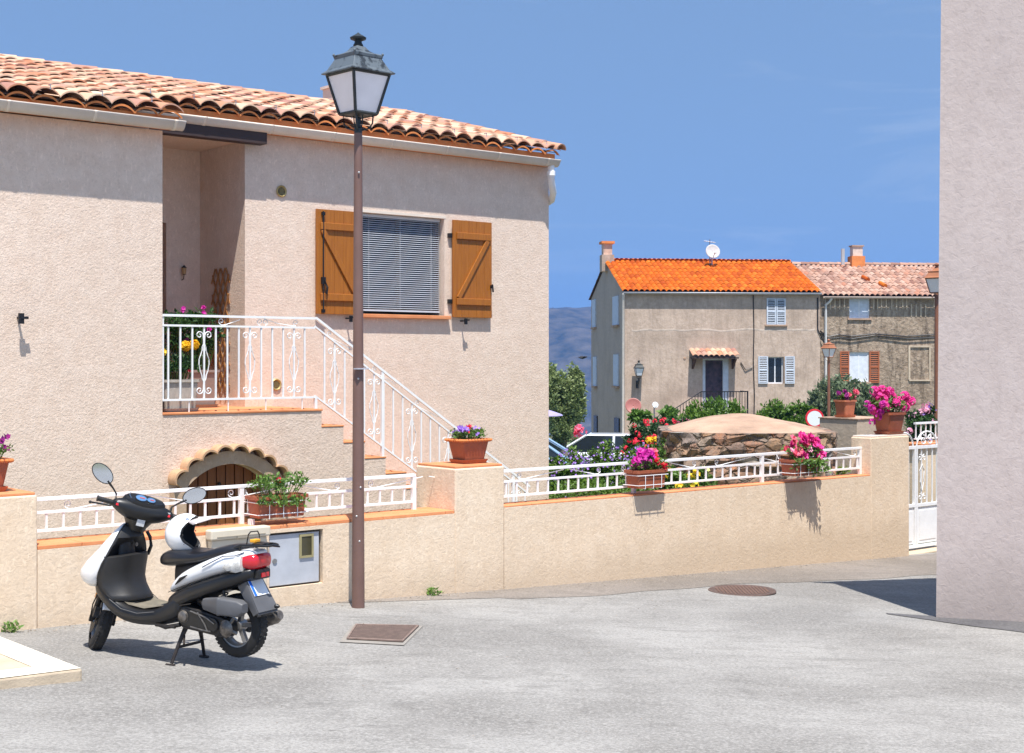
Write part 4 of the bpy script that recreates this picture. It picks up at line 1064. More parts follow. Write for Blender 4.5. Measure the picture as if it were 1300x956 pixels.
# concave inner face with central column
LS = [(.888,.972,-.005,.058),(.86,.972,-.03,.085),(.80,.982,-.05,.125),(.74,.995,.03,.16),(.69,1.01,.035,.182),(.63,1.04,-.01,.20),(.57,1.068,-.01,.205),(.53,1.078,.0,.205),(.48,1.07,-.005,.198),(.43,1.02,.0,.19),(.39,.955,.0,.18)]
mb = MB(); mb.grid(lambda i, j: leg(i, j), len(LS), 17); ls = mb.build('leg_shield', BLKM, sc, smooth=True, solid=.012)
mb = MB(); mb.loft([se(.93,0,.60,.615,.01), ] and [[(.955+.035*math.cos(t)*k, .07*math.sin(t)*k, z+.0) for t in [2*math.pi*q_/16 for q_ in range(16)]] for z, k in ((.44,1.5),(.52,1.35),(.60,1.2),(.68,1.05),(.76,.95),(.85,.85))]); mb.xf(Matrix.Translation((.055,0,0))); mb.build('steering_column_cover', BLKM, sc, smooth=True)
PK = [(.675,1.02,.915,.185),(.668,1.02,.905,.187),(.64,1.035,.915,.195),(.58,1.06,.93,.203),(.52,1.078,.935,.204),(.47,1.065,.915,.198),(.42,1.01,.885,.190),(.385,.95,.855,.175)]
def pkt(i, j):
    z, xe, xc, w = PK[i]; q_ = -1+2*j/20; return (xc+(xe-xc)*abs(q_)**3.0+(.012 if i == 0 else 0), w*q_, z+.012*(1-q_*q_)*(1 if i < 2 else 0))
mb = MB(); mb.grid(pkt, 8, 21); mb.build('leg_shield_pocket', BLKM, sc, smooth=True, solid=.010)
mb = MB(); mb.lathe([(0,0),(.014,0),(.014,.006),(0,.008)], 12, (.955,-.04,.74), 'x'); mb.build('ignition_lock', ALU, sc)
# rear body
mb = MB(); mb.loft([se(.56,0,.35,.43,.10,20,.6), se(.50,0,.33,.475,.14,20,.6), se(.40,0,.38,.52,.155,20,.6), se(.28,0,.435,.565,.16,20,.6), se(.12,0,.49,.615,.16,20,.6), se(-.03,0,.545,.66,.145,20,.6), se(-.12,0,.585,.675,.11,20,.6), se(-.16,0,.62,.675,.08,20,.6)])
mb.build('lower_side_cover', BLK, sc, smooth=True, sub=1)
mb = MB(); mb.loft([se(.525,0,.455,.485,.125,20,.7), se(.47,0,.485,.565,.14,20,.65), se(.40,0,.51,.625,.15,20,.65), se(.28,0,.555,.68,.16,20,.65), se(.15,0,.60,.735,.162,20,.65), se(.02,0,.635,.775,.15,20,.65), se(-.09,0,.665,.79,.115,20,.65), se(-.145,0,.70,.785,.08,20,.65), se(-.165,0,.725,.775,.05,20,.65)])
wp = mb.build('rear_panel', WPNT, sc, smooth=True, sub=1)
for s_ in (1, -1):
    mb = MB(); mb.tube([(.43,s_*.151,.535),(.38,s_*.157,.575),(.32,s_*.163,.605)], [.004,.012,.003], 6); mb.build('side_vent', BLK, wp, smooth=True)
    mb = MB(); mb.tube([(.19,s_*.166,.665),(.12,s_*.164,.70),(.03,s_*.150,.745)], .0035, 5); mb.tube([(.03,s_*.150,.745),(-.05,s_*.13,.75),(-.10,s_*.10,.772)], .0035, 5); mb.build('decal_line', M('navy_decal', (.02,.03,.07), .3), wp)
    mb = MB(); mb.tube([(.50,s_*.142,.478),(.40,s_*.153,.517),(.28,s_*.162,.560),(.12,s_*.163,.612),(-.03,s_*.150,.655)], .0022, 5); mb.build('panel_seam', BLK, wp)
    mb = MB(); mb.tube([(.98,s_*.187,.40),(.88,s_*.183,.345),(.74,s_*.178,.325),(.60,s_*.168,.345)], .0025, 5); mb.build('trim_seam', M('scuffed_edge', (.12,.115,.11), .5), floor_)
mb = MB(); mb.loft([se(.525,0,.47,.66,.055), se(.45,0,.5,.67,.09), se(.36,0,.56,.68,.12), se(.2,0,.62,.71,.13)]); mb.build('seat_base', BLKM, sc, smooth=True)
mb = MB(); mb.loft([se(.65,0,.645,.68,.05,20,.7), se(.63,0,.632,.712,.09,20,.7), se(.57,0,.630,.745,.122,20,.65), se(.48,0,.638,.758,.142,20,.65), se(.38,0,.655,.752,.148,20,.7), se(.28,0,.67,.752,.148,20,.7), se(.19,0,.69,.772,.142,20,.7), se(.10,0,.715,.80,.13,20,.7), se(.02,0,.74,.812,.11,20,.7), se(-.035,0,.765,.805,.085,20,.7), se(-.05,0,.78,.795,.06,20,.7)])
mb.build('seat', SEATM, sc, smooth=True, sub=1)
# lights
mb = MB(); mb.loft([se(-.085,0,.665,.765,.112,20,.5), se(-.13,0,.655,.765,.10,20,.5), se(-.165,0,.665,.760,.085,20,.5), se(-.178,0,.68,.745,.07,20,.5)]); mb.build('tail_light', REDL, sc, smooth=True)
for s_ in (1, -1):
    mb = MB(); mb.loft([se(.035,s_*.135,.665,.68,.015,12), se(0,s_*.128,.645,.715,.032,12,.7), se(-.06,s_*.112,.64,.745,.036,12,.6), se(-.092,s_*.098,.65,.752,.034,12,.6)]); mb.build('indicator_light', CLEAR, sc, smooth=True)
mb = MB(); mb.box(-.185,-.10,-.06,.06,.598,.662); tb = mb.build('tail_housing', BLK, sc, bevel=.012)
mb = MB(); mb.box(-.190,-.1855,-.035,.035,.612,.640); mb.build('reflector', REDL, tb)
# rear fender with plate
def fen(x0, z0, x1, z1, w0, w1, th):
    d = Vector((x1-x0,0,z1-z0)).normalized(); n_ = V(-d.z,0,d.x)*th
    return [(x0-n_.x,-w0,z0-n_.z),(x0-n_.x,w0,z0-n_.z),(x0+n_.x,w0,z0+n_.z),(x0+n_.x,-w0,z0+n_.z)], [(x1-n_.x,-w1,z1-n_.z),(x1-n_.x,w1,z1-n_.z),(x1+n_.x,w1,z1+n_.z),(x1+n_.x,-w1,z1+n_.z)]
mb = MB(); a_, b_ = fen(-.075,.60,-.205,.395,.08,.095,.010); mb.loft([a_, b_]); a2, b2 = fen(-.205,.395,-.17,.372,.095,.06,.010); mb.loft([a2, b2])
for s_ in (1, -1): mb.add([(-.075,s_*.08,.60),(-.205,s_*.095,.395),(-.17,s_*.09,.372),(-.06,s_*.075,.50),(-.02,s_*.075,.56)], [(0,1,2,3,4)])
fd = mb.build('rear_mudguard', GRYP, sc, solid=.006)
pd = Vector((-.13,0,-.205)).normalized(); pn = Vector((-.205,0,.13)).normalized(); pc = Vector((-.115,0,.537))+pn*.016
mb = MB(); mb.obox(pc, pd*.062, V(0,.070,0), pn*.002); pl = mb.build('number_plate', M('white_plate', (.78,.79,.80), .4, var=.03), fd, bevel=.001)
mb = MB(); mb.obox(pc+V(0,.058,0)+pn*.003, pd*.060, V(0,.011,0), pn*.0008); mb.build('plate_band', M('blue_band', (.02,.14,.62), .4), pl)
mb = MB(); mb.lathe([(0,0),(.014,.0),(.016,.012),(.008,.03),(0,.03)], 12, (0,0,0), 'x'); mb.xf(Matrix.Translation((-.225,-.055,.42)) @ Matrix.Rotation(R(180),4,'Z')); mb.build('reflector_stub', BLK, fd)
# rack
mb = MB(); mb.tube([(.0,.085,.79),(-.06,.085,.812),(-.22,.065,.815),(-.255,.04,.815),(-.255,-.04,.815),(-.22,-.065,.815),(-.06,-.085,.812),(.0,-.085,.79)], .008, 8)
mb.box(-.20,-.13,-.06,.06,.806,.824); mb.tube([(-.25,0,.815),(-.31,.01,.812)], [.010,.006], 8); mb.tube([(-.22,0,.817),(-.10,0,.817)], .012, 6)
mb.tube([(-.06,.03,.81),(-.075,.03,.875),(-.085,.02,.893),(-.10,-.03,.893),(-.105,-.04,.87),(-.11,-.04,.81)], .0045, 6)
for s_ in (1, -1): mb.tube([(-.05,s_*.08,.81),(-.05,s_*.08,.775)], .010, 6)
rk = mb.build('luggage_rack', BLK, sc, smooth=True)
mb = MB(); mb.box(-.125,-.085,-.03,.03,.825,.845); mb.build('strap_buckle', M('yellow_tab', (.80,.36,.02), .5), rk, bevel=.004)
# engine, airbox, stand, exhaust
mb = MB(); mb.loft([se(.205,.135,.42,.44,.02,16), se(.18,.135,.395,.468,.038,16,.35), se(.06,.14,.372,.482,.044,16,.3), se(.055,.14,.368,.486,.048,16,.3), se(.045,.14,.368,.486,.048,16,.3), se(.04,.14,.372,.482,.044,16,.3), se(-.10,.14,.372,.475,.042,16,.3), se(-.14,.14,.40,.455,.03,16,.4)]); ab = mb.build('air_filter_box', GRYP, sc, smooth=True)
mb = MB(); mb.tube([(.20,.13,.43),(.26,.10,.44),(.32,.06,.43)], .022, 10); mb.build('intake_hose', BLK, ab, smooth=True)
mb = MB()
def caps(x0, z0, r0, x1, z1, r1, ya, yb, n=12):
    def outl():
        a = math.atan2(z1-z0, x1-x0); o = []
        for k in range(n+1): t = a+math.pi/2+math.pi*k/n; o.append((x0+r0*math.cos(t), z0+r0*math.sin(t)))
        for k in range(n+1): t = a-math.pi/2+math.pi*k/n; o.append((x1+r1*math.cos(t), z1+r1*math.sin(t)))
        return o
    mb.prism(outl(), ya, yb)
caps(.36,.325,.075,.05,.285,.062, .05,.135); mb.build('transmission_cover', ENG, sc, bevel=.012)
mb = MB(); caps(.36,.33,.055,.12,.30,.045,.1352,.150); mb.build('outer_cover', BLK, sc, bevel=.006)
mb = MB(); mb.lathe([(0,.172),(.02,.172),(.034,.165),(.038,.1505),(.040,.1505)], 20, (.36,0,.335), 'y')
mb.tube([(.30,.154,.375),(.17,.154,.345),(.10,.154,.31)], .005, 6); mb.tube([(.30,.154,.275),(.20,.154,.262),(.13,.154,.258)], .005, 6); mb.tube([(.24,.154,.37),(.18,.154,.30),(.16,.154,.262)], .005, 6)
mb.build('cover_ribs', ALU, sc, smooth=True)
mb = MB(); mb.lathe([(0,.152),(.03,.152),(.045,.14),(.055,.1352)], 18, (.02,0,.285), 'y')
for t in range(4): mb.tube([(.02,.13,.285),(.02+.07*math.cos(t*1.57+.5),.10,.285+.07*math.sin(t*1.57+.5))], .012, 6)
mb.build('hub_cover', ALU, sc, smooth=True)
mb = MB(); mb.box(.25,.42,-.12,.05,.28,.43); mb.box(.30,.46,-.07,.07,.25,.33); mb.lathe([(0,-.16),(.08,-.155),(.085,-.12),(0,-.11)], 20, (.32,0,.33), 'y')
for k in range(5): mb.box(.42+k*.012,.426+k*.012,-.06,.06,.29,.39)
mb.tube([(.44,.10,.40),(.40,.13,.43),(.34,.14,.44)], .006, 6); mb.tube([(.46,.08,.36),(.40,.14,.40),(.30,.15,.42)], .005, 6)
mb.build('engine', ENG, sc, bevel=.008)
mb = MB(); n = 40; mb.tube([(.06+.022*math.cos(k*1.1)+.0*k, .10+.022*math.sin(k*1.1), .30+.21*k/n) for k in range(n)], .005, 6); mb.tube([(.05,.10,.29),(.07,.10,.54)], .011, 8); mb.build('shock_absorber', BLK, sc, smooth=True)
mb = MB(); mb.tube([(.36,-.06,.27),(.25,-.12,.22),(.12,-.15,.24)], .016, 10); mb.tube([(.12,-.15,.24),(.08,-.155,.25),(-.14,-.16,.33),(-.18,-.16,.345)], [.025,.045,.048,.03], 14); mb.build('exhaust', ALU, sc, smooth=True)
mb = MB()
for s_ in (1, -1):
    mb.tube([(.42,s_*.06,.25),(.44,s_*.11,.14),(.46,s_*.155,.02)], [.018,.013,.011], 8); mb.tube([(.43,s_*.16,.008),(.50,s_*.16,.008)], .012, 8)
mb.tube([(.445,-.115,.12),(.445,.115,.12)], .010, 8); mb.tube([(.40,.10,.20),(.34,.17,.16)], .007, 6)
mb.build('centre_stand', M('stand_steel', (.05,.04,.035), .5, metal=.5, var=.4, vs=30), sc, smooth=True)
mb = MB(); mb.tube([(.62,.13,.262),(.52,.15,.25),(.40,.14,.275)], .014, 8); mb.tube([(.60,.15,.258),(.42,.165,.262)], .011, 8); mb.build('kick_lever', ENG, sc, smooth=True)
mb = MB(); mb.grid(lambda i, j: (.02+(.235)*math.cos(R(60+100*i/9)), (-1+j)*.05, .285+.235*math.sin(R(60+100*i/9))), 10, 3); mb.build('inner_mudguard', BLK, sc, smooth=True, solid=.006)
# steering set, turned to the right
def steered(mb, name, mat, parent=sc, **k): mb.xf(ST); return mb.build(name, mat, parent, **k)
mb = MB()
for s_ in (1, -1): mb.tube([(1.12,s_*.062,.52),(1.20,s_*.065,.36),(1.27,s_*.065,.205)], [.018,.020,.022], 12); mb.lathe([(0,-.012),(.024,-.012),(.024,.012),(0,.012)], 12, (1.27,s_*.075,.205), 'y')
mb.tube([(1.12,-.07,.52),(1.12,.07,.52)], .02, 8); mb.tube([(1.12,0,.50),(.98,0,.80)], .022, 10); mb.tube([(1.27,-.08,.205),(1.27,.08,.205)], .010, 8)
mb.lathe([(.03,.0),(.095,.0),(.095,.004),(.03,.004)], 24, (1.27,.052,.205), 'y'); mb.box(1.14,1.19,.05,.085,.22,.29)
fk = steered(mb, 'front_fork', ENG, smooth=True)
for s_ in (1, -1):
    mb = MB(); mb.box(1.215,1.25,s_*.088-.006,s_*.088+.006,.345,.385); steered(mb, 'reflector', AMB, fk)
mb = MB(); mb.grid(lambda i, j: (1.27+.238*math.cos(R(35+125*i/14)), math.sin(R(-70+140*j/6))*.058, .205+(.238-.03*(1-math.cos(R(-70+140*j/6))))*math.sin(R(35+125*i/14))), 15, 7); steered(mb, 'front_mudguard', WPNT, smooth=True, solid=.005)
# handlebar cover
def hb(y): return V(.885-.02*abs(y)/.2, y, .985)
rings = []
for y, rx, rz, dx, dz in ((-.205,.022,.022,0,0),(-.19,.035,.032,0,0),(-.15,.052,.052,.0,-.006),(-.09,.075,.072,.01,-.012),(0,.09,.080,.015,-.018),(.09,.075,.072,.01,-.012),(.15,.052,.052,0,-.006),(.19,.035,.032,0,0),(.205,.022,.022,0,0)):
    c = hb(y)+V(dx,0,dz); rings.append([(c.x+rx*math.cos(2*math.pi*k/16), y, c.z+rz*math.sin(2*math.pi*k/16)) for k in range(16)])
mb = MB(); mb.loft(rings); hbar = steered(mb, 'handlebar_cover', BLK, smooth=True, sub=1)
mb = MB(); mb.loft([[(x+rx*math.cos(2*math.pi*k/16), w*math.sin(2*math.pi*k/16), z) for k in range(16)] for z, x, rx, w in ((.835,.955,.05,.062),(.87,.94,.060,.072),(.91,.92,.070,.096),(.96,.90,.075,.135))]); steered(mb, 'handlebar_neck', BLK, hbar, smooth=True)
DT = Matrix.Translation((.862, 0, 1.045)) @ Matrix.Rotation(R(-32),4,'Y')
def dsh(m_): m_.xf(DT); return m_
mb = MB(); mb.loft([[(.052*q_*math.cos(2*math.pi*k/24), .125*q_*math.copysign(abs(math.sin(2*math.pi*k/24))**.8, math.sin(2*math.pi*k/24)), dz) for k in range(24)] for q_, dz in ((1.25,-.045),(1.12,.0),(1.0,.012),(.9,.008))]); db = steered(dsh(mb), 'dashboard', BLK, hbar, smooth=True)
DIAL = M('dial_blue', (.10,.20,.36), .12)
for y_, r_ in ((.028,.034),(-.040,.026)):
    mb = MB(); mb.lathe([(0,.0),(r_,.0),(r_+.002,.0035),(r_+.004,0)], 20, (0,y_,.0125)); sp_ = steered(dsh(mb), 'speedometer' if y_ > 0 else 'fuel_gauge', DIAL, db)
    mb = MB(); mb.box(-.004,.004,y_-r_*.7,y_+r_*.3,.0135,.0155); steered(dsh(mb), 'needle', M('dial_red', (.6,.08,.03), .3), sp_)
mb = MB(); mb.tube([(.04,.10,.014),(.0,.108,.016),(-.035,.095,.014)], .003, 6); steered(dsh(mb), 'trim_line', CHR, db)
mb = MB(); mb.obox((.8455,-.008,.900), (.002,0,.0008), (0,.026,0), (-.007,0,.028)); steered(mb, 'sticker', M('pale_sticker', (.58,.58,.58), .5, var=.15, vs=60), hbar)
for s_ in (1, -1):
    mb = MB(); mb.tube([(.87,s_*.20,.985),(.865,s_*.30,.988)], .017, 12); mb.tube([(.865,s_*.30,.988),(.8645,s_*.307,.988)], .020, 12); steered(mb, 'grip', BLKM, hbar, smooth=True)
    mb = MB(); mb.tube([(.885,s_*.195,.972),(.925,s_*.205,.965),(.93,s_*.24,.962),(.915,s_*.335,.955)], [.009,.009,.006,.006], 8); mb.sphere((.914,s_*.338,.955), .010, n=8, m=6); steered(mb, 'brake_lever', BLK, hbar, smooth=True)
    mb = MB(); mb.box(.832,.872,s_*.175-.018,s_*.175+.018,.965,1.005); sw = steered(mb, 'switch_housing', BLK, hbar, bevel=.006)
    mb = MB(); mb.box(.826,.8325,s_*.172-.011,s_*.172+.011,.972,.986); steered(mb, 'red_button', REDB, sw)
    mb = MB(); mb.box(.828,.8325,s_*.172-.009,s_*.172+.009,.992,1.002); steered(mb, 'switch', M('switch_grey', (.4,.4,.4), .4), sw)
    mc_ = V(.865, s_*.315, 1.155)
    mb = MB(); mb.tube([(.88,s_*.185,1.00),(.885,s_*.19,1.045),(.875,s_*.22,1.075),(.868,s_*.27,1.115)], [.012,.006,.006,.010], 8)
    Mm = Matrix.Translation(mc_) @ Matrix.Rotation(R(s_*-58),4,'X') @ Matrix.Rotation(R(s_*-6),4,'Z')
    b2 = MB(); b2.sphere((0,0,0), .024, .054, .085, 16, 10); b2.v = [tuple(Mm @ Vector((max(p[0], -.002), p[1], p[2]))) for p in b2.v]
    mb.add(b2.v, b2.f); mi = steered(mb, 'mirror', BLK, hbar, smooth=True)
    b2 = MB(); b2.add([(-.0035,.048*math.sin(2*math.pi*k/24),.079*math.cos(2*math.pi*k/24)) for k in range(24)], [tuple(range(24))]); b2.xf(Mm); steered(b2, 'mirror_glass', MIRR, mi)
mb = MB(); mb.tube([(1.26,.09,.22),(1.20,.12,.34),(1.12,.11,.48),(1.05,.08,.56)], .005, 6); mb.build('brake_cable', BLK, sc, smooth=True)
mb = MB(); mb.tube([(.95,-.13,.82),(.93,-.14,.78),(.93,-.15,.72),(.96,-.15,.66)], .012, 8); mb.build('bag_hook', BLK, sc, smooth=True)

# ------------------------------------------------------------------ helmet lying on the seat
hw = sc.matrix_basis if False else None
ca, sa = math.cos(R(150.4)), math.sin(R(150.4))
hx, hy, hz = .475, .0, .845
HX, HY = SCX+(ca*hx-sa*hy)*SS, SCY+(sa*hx+ca*hy)*SS
hl = thing('helmet', 'white open face helmet with clear peak resting on the scooter seat', 'helmet', (HX, HY, sg+hz*SS), R(-8)); hl.scale = (SS, SS, SS)
def hs(r, th, ph):   # th from front (x+), ph elevation
    sx = 1.08 if math.cos(th) < 0 else 1.0
    return (r*sx*math.cos(ph)*math.cos(th), r*.93*math.cos(ph)*math.sin(th), r*1.02*math.sin(ph))
def lim_(ph):
    d_ = math.degrees(ph)
    return R(lerp_tab([(-58,48),(-45,62),(-20,84),(0,88),(18,78),(32,58),(42,30),(46,0)], d_))
MT = Matrix.Rotation(R(-14),4,'Y')
for nm, r, mat_ in (('shell', .128, WPNT), ('liner', .116, M('black_liner', (.012,.012,.014), .8))):
    mb = MB(); N, Mn = 60, 40; PH = [R(-58)+R(148)*j/Mn for j in range(Mn+1)]
    mb.grid(lambda i, j: hs(r, lim_(PH[j])*(.96 if nm == 'liner' else 1)+(2*math.pi-2*lim_(PH[j])*(.96 if nm == 'liner' else 1))*i/N, PH[j]), N+1, Mn+1)
    mb.xf(MT); o = mb.build(nm, mat_, hl, smooth=True, angle=180, solid=.007)
    if nm == 'shell': shell = o
mb = MB(); mb.tube([tuple(MT @ Vector(hs(.129, sg_*lim_(R(d_)), R(d_)))) for sg_, rg in ((1, range(-58, 47, 4)), (-1, range(46, -59, -4))) for d_ in rg], .005, 6); mb.build('edge_trim', BLK, shell, smooth=True)
mb = MB()
for s_ in (1, -1): mb.lathe([(0,.004),(.006,.004),(.007,0)], 10, (.045,0,.03), 'y'); 
for s_ in (1, -1):
    for (tx, tz) in ((.02,.0),(.01,-.06)): 
        y = s_*math.sqrt(max(0, 1-(tx/.128)**2-(tz/.13)**2))*.93*.128; mb.sphere((tx, y, tz), .005, n=8, m=5)
mb.xf(MT); mb.build('studs', BLK, shell)
mb = MB(); mb.grid(lambda i, j: ((.128+.006+.055*i/5)*math.cos(R(-58+116*j/16))*.98, .135*math.sin(R(-58+116*j/16))*(1-.1*i/5), .072+.012*math.cos(R(-58+116*j/16))-.006*i), 6, 17)
pk = bpy.data.materials.new('clear_peak'); pk.use_nodes = True; pb = pk.node_tree.nodes['Principled BSDF']; pb.inputs['Base Color'].default_value = (.8,.72,.70,1); pb.inputs['Roughness'].default_value = .1; pb.inputs['Alpha'].default_value = .45
mb.xf(MT); mb.build('peak', pk, hl, smooth=True, solid=.003)
mb = MB(); y0_ = -.0; mb.grid(lambda i, j: tuple(x*1.006 for x in hs(.1315, R(-46-14*i), R(38+10*j))), 2, 2); mb.xf(MT); mb.build('sticker', M('blue_sticker', (.08,.13,.40), .4), shell)
# ------------------------------------------------------------------ garden behind the wall
STONE, nt, b = nodes('rubble_stone')
v = coords(nt, (1,1,1.5)); dn = tex(nt, 'Noise', 5, 4, .6, v); ad = nt.nodes.new('ShaderNodeMix'); ad.data_type = 'VECTOR'; ad.inputs[0].default_value = .14
nt.links.new(v, ad.inputs[4]); nt.links.new(dn.outputs['Color'], ad.inputs[5])
vo = tex(nt, 'Voronoi', 5.2, vec=ad.outputs[1]); ve = tex(nt, 'Voronoi', 5.2, vec=ad.outputs[1], feature='DISTANCE_TO_EDGE')
sp = nt.nodes.new('ShaderNodeSeparateColor'); nt.links.new(vo.outputs['Color'], sp.inputs[0])
cr = nt.nodes.new('ShaderNodeValToRGB'); els = cr.color_ramp.elements
for _ in range(3): els.new(.5)
for i, c in enumerate([(.34,.23,.16),(.44,.19,.09),(.25,.22,.20),(.46,.27,.15),(.38,.34,.29)]): els[i].position = i/4; els[i].color = (*c, 1)
nt.links.new(sp.outputs[0], cr.inputs[0]); n = tex(nt, 'Noise', 22, 5, .7, coords(nt))
o_ = mixc(nt, ramp(nt, n.outputs[0], .4, .65, 0, .75), cr.outputs[0], (.17,.14,.12)); o_ = mixc(nt, ramp(nt, ve.outputs[0], .0, .05, .8, 0), o_, (.20,.15,.11))
nt.links.new(o_, b.inputs['Base Color']); b.inputs['Roughness'].default_value = .95
hh = nt.nodes.new('ShaderNodeMath'); hh.operation = 'MULTIPLY_ADD'; nt.links.new(n.outputs[0], hh.inputs[0]); hh.inputs[1].default_value = .3; nt.links.new(ramp(nt, ve.outputs[0], 0, .12), hh.inputs[2]); bump(nt, b, hh.outputs[0], 1, .05)
CAPC = M('pinkish_mortar_cap', (.43,.285,.20), .95, var=.28, vs=2.2, bs=22, bd=.02)
sw = thing('stone_cistern', 'rough stone garden cistern with smooth pinkish domed cap', 'stone structure', (3.30, 20.2, 0), R(-4))
mb = MB(); N = 96; hx_, hy_ = 1.17, 1.25
def sqr(t, k=1.0, e=.45): c, s_ = math.cos(t), math.sin(t); return V(hx_*k*math.copysign(abs(c)**e, c), hy_*k*math.copysign(abs(s_)**e, s_), 0)
rings = []
for j in range(22):
    z = -.5+1.52*j/21; r_ = []
    for k in range(N):
        t = 2*math.pi*k/N; p = sqr(t); q_ = Vector((p.x*3.2, p.y*3.2, z*4.6)); d_ = mnoise.voronoi(q_)[0]; w = min(d_[1]-d_[0], .35)
        nn_ = p.normalized(); r_.append(p+nn_*(w*.16-.005+.03*mnoise.noise(q_*2))+V(0,0,z))
    rings.append(r_)
mb.loft(rings); mb.build('stone_base', STONE, sw)
mb = MB(); rings = []
for j in range(16):
    q_ = j/15; k = 1.0-q_*.985; z = .985+.25*(1-(1-q_)**1.55)
    rings.append([sqr(2*math.pi*i/N, k, .5+.4*q_)+V(-.12*q_, .1*q_, z+(.022*mnoise.noise(Vector((math.cos(2*math.pi*i/N)*k*3, math.sin(2*math.pi*i/N)*k*3, 0)))+.01*mnoise.noise(Vector((i*.5, j*.7, 0))))*(1-q_*.5)-(.02*abs(mnoise.noise(Vector((i*.25, 1, 0)))) if j == 0 else 0)) for i in range(N)])
rings.insert(0, [p+V(0,0,-.03) for p in rings[0]]); mb.loft(rings); mb.build('domed_cap', CAPC, sw, smooth=True)
rp = thing('garden_pillar', 'cream rendered rear garden pillar with the small petunia pot on top', 'pillar', HL, HF.a)
mb = MB(); mb.box(11.55, 12.35, 3.5, 4.22, -.8, 1.078); mb.build('wall', plaster('rear_pillar_render', (.50,.40,.31), (.55,.45,.35), 14, .006, .2), rp, bevel=.01)
mb = MB(); mb.box(11.535, 12.37, 3.485, 4.235, 1.079, 1.10); mb.build('pillar_cap', CAPC, rp, bevel=.004)
def bush(name, label, cat, blobs, n, size, mat, flowers=(), seed=1, trunk=None, group=None, origin=None, spiky=0):
    rr_ = random.Random(seed); c0_ = origin or blobs[0][0]; zg = ground_z(c0_[0], c0_[1])
    r = thing(name, label, cat, (c0_[0], c0_[1], zg), 0, group)
    off = Vector((c0_[0], c0_[1], zg)); tot = sum(bl[1][0]*bl[1][2] for bl in blobs); lv = MB(); st = MB()
    for c, rad in blobs:
        k = max(20, int(n*rad[0]*rad[2]/tot)); c = Vector(c)-off
        # sub-clumps for an uneven outline
        k = int(k*1.6); nc = max(6, k//70)
        for _ in range(nc):
            v_ = Vector((rr_.gauss(0,1), rr_.gauss(0,1), rr_.gauss(0,1))).normalized(); q_ = rr_.uniform(.25, .98)
            cc = Vector((c.x+v_.x*rad[0]*q_, c.y+v_.y*rad[1]*q_, c.z+v_.z*rad[2]*q_)); rs = rr_.uniform(.18, .38)
            leaf_quads(lv, blob_pts(cc, (rad[0]*rs, rad[1]*rs, rad[2]*rs*.9), k//nc, rr_, .1), size, rr_, up=.3+spiky)
            st.tube([(c.x*.7, c.y*.7, max(0, c.z-rad[2])), (c.x*.5+cc.x*.5, c.y*.5+cc.y*.5, c.z*.6+cc.z*.4), tuple(cc)], [.02*max(rad), .012*max(rad), .004*max(rad)], 4)
    lv.build('foliage', mat, r)
    if trunk: st.tube([(0,0,-.1), (.05*trunk,0,trunk*.4), (0,.05,trunk)], [trunk*.09, trunk*.07, trunk*.05], 10)
    st.build('trunk' if trunk else 'branches', M('bark', (.12,.09,.07), .9, bs=30), r)
    for mat_, nf, fr, blist, tr_ in flowers:
        f_ = MB()
        for fi_ in range(nf):
            if tr_ and nf <= 60 and fi_: f_.build('flower_head', mat_, r); f_ = MB()
            c, rad = blist[rr_.randrange(len(blist))]; c = Vector(c)-off
            v_ = Vector((rr_.gauss(0,1), -abs(rr_.gauss(0,1)), rr_.gauss(0,1)+.4)).normalized()
            p = (c.x+v_.x*rad[0]*rr_.uniform(.75,1.05), c.y+v_.y*rad[1], c.z+v_.z*rad[2]*rr_.uniform(.8,1.08))
            if tr_: truss(f_, p, fr*1.5, tr_, fr, rr_)
            else: flower(f_, p, fr, rr_)
        f_.build('flower_head' if tr_ and nf <= 60 else 'flowers', mat_, r)
    return r
def W(px, py, Y): return ((px-650)/FPX*Y, Y, CAMZ-(py-HOR)*Y/FPX)
def bl(px, py, Y, rx, ry, rz=None):   # radii given in picture px at that depth
    s_ = Y/FPX; return (W(px, py, Y), (rx*s_, (rx if rz is None else rz)*s_, ry*s_))
OLIVET = leafmat('tree_leaves', (.14,.20,.06), (.34,.40,.17))
# violet flowered hedge right behind the wall
B = [bl(725,610,20.5,32,38), bl(770,606,20.5,34,42), bl(815,606,20.5,32,42), bl(770,634,19.5,90,25), bl(700,632,20,16,24)]
bush('flowering_hedge', 'green hedge dotted with violet flowers behind the long wall', 'hedge', B, 17000, .06, LEAFB, [(PURP, 420, .019, B[:3], 0)], 41)
B = [bl(850,592,19.6,22,34), bl(858,615,19,28,24), bl(890,615,18.8,26,18)]
bush('rose_bush', 'garden bush with yellow and white roses beside the stone cistern', 'bush', B, 5200, .06, LEAF, [(LEM, 7, .035, B, 5), (YEL, 9, .04, B, 4), (PURP, 50, .018, B[:1], 0)], 42)
B = [bl(838,578,21.5,22,14)]
bush('marigold_clump', 'low clump of yellow flowers left of the stone cistern', 'bush', B, 1800, .055, LEAFD, [(YEL, 26, .022, [bl(830,560,21.5,10,3)], 5), (PURP, 20, .02, B, 0)], 43)
B = [bl(1060,600,20.5,22,14), bl(1078,612,20,20,12), bl(1010,612,20,26,12)]
bush('low_shrub', 'low yellow green shrub in front of the rear pillar', 'bush', B, 1100, .07, LEAFY, [], 44)
B = [bl(705,600,23,14,60), bl(703,560,23,6,40)]
bush('cypress_shrub', 'narrow dark green shrub at the corner of the pink house', 'bush', [bl(703,610,23,10,40)], 1200, .08, LEAFD, [], 45)
B = [bl(845,560,32,42,34), bl(880,560,32,26,30), bl(808,562,32,16,24)]
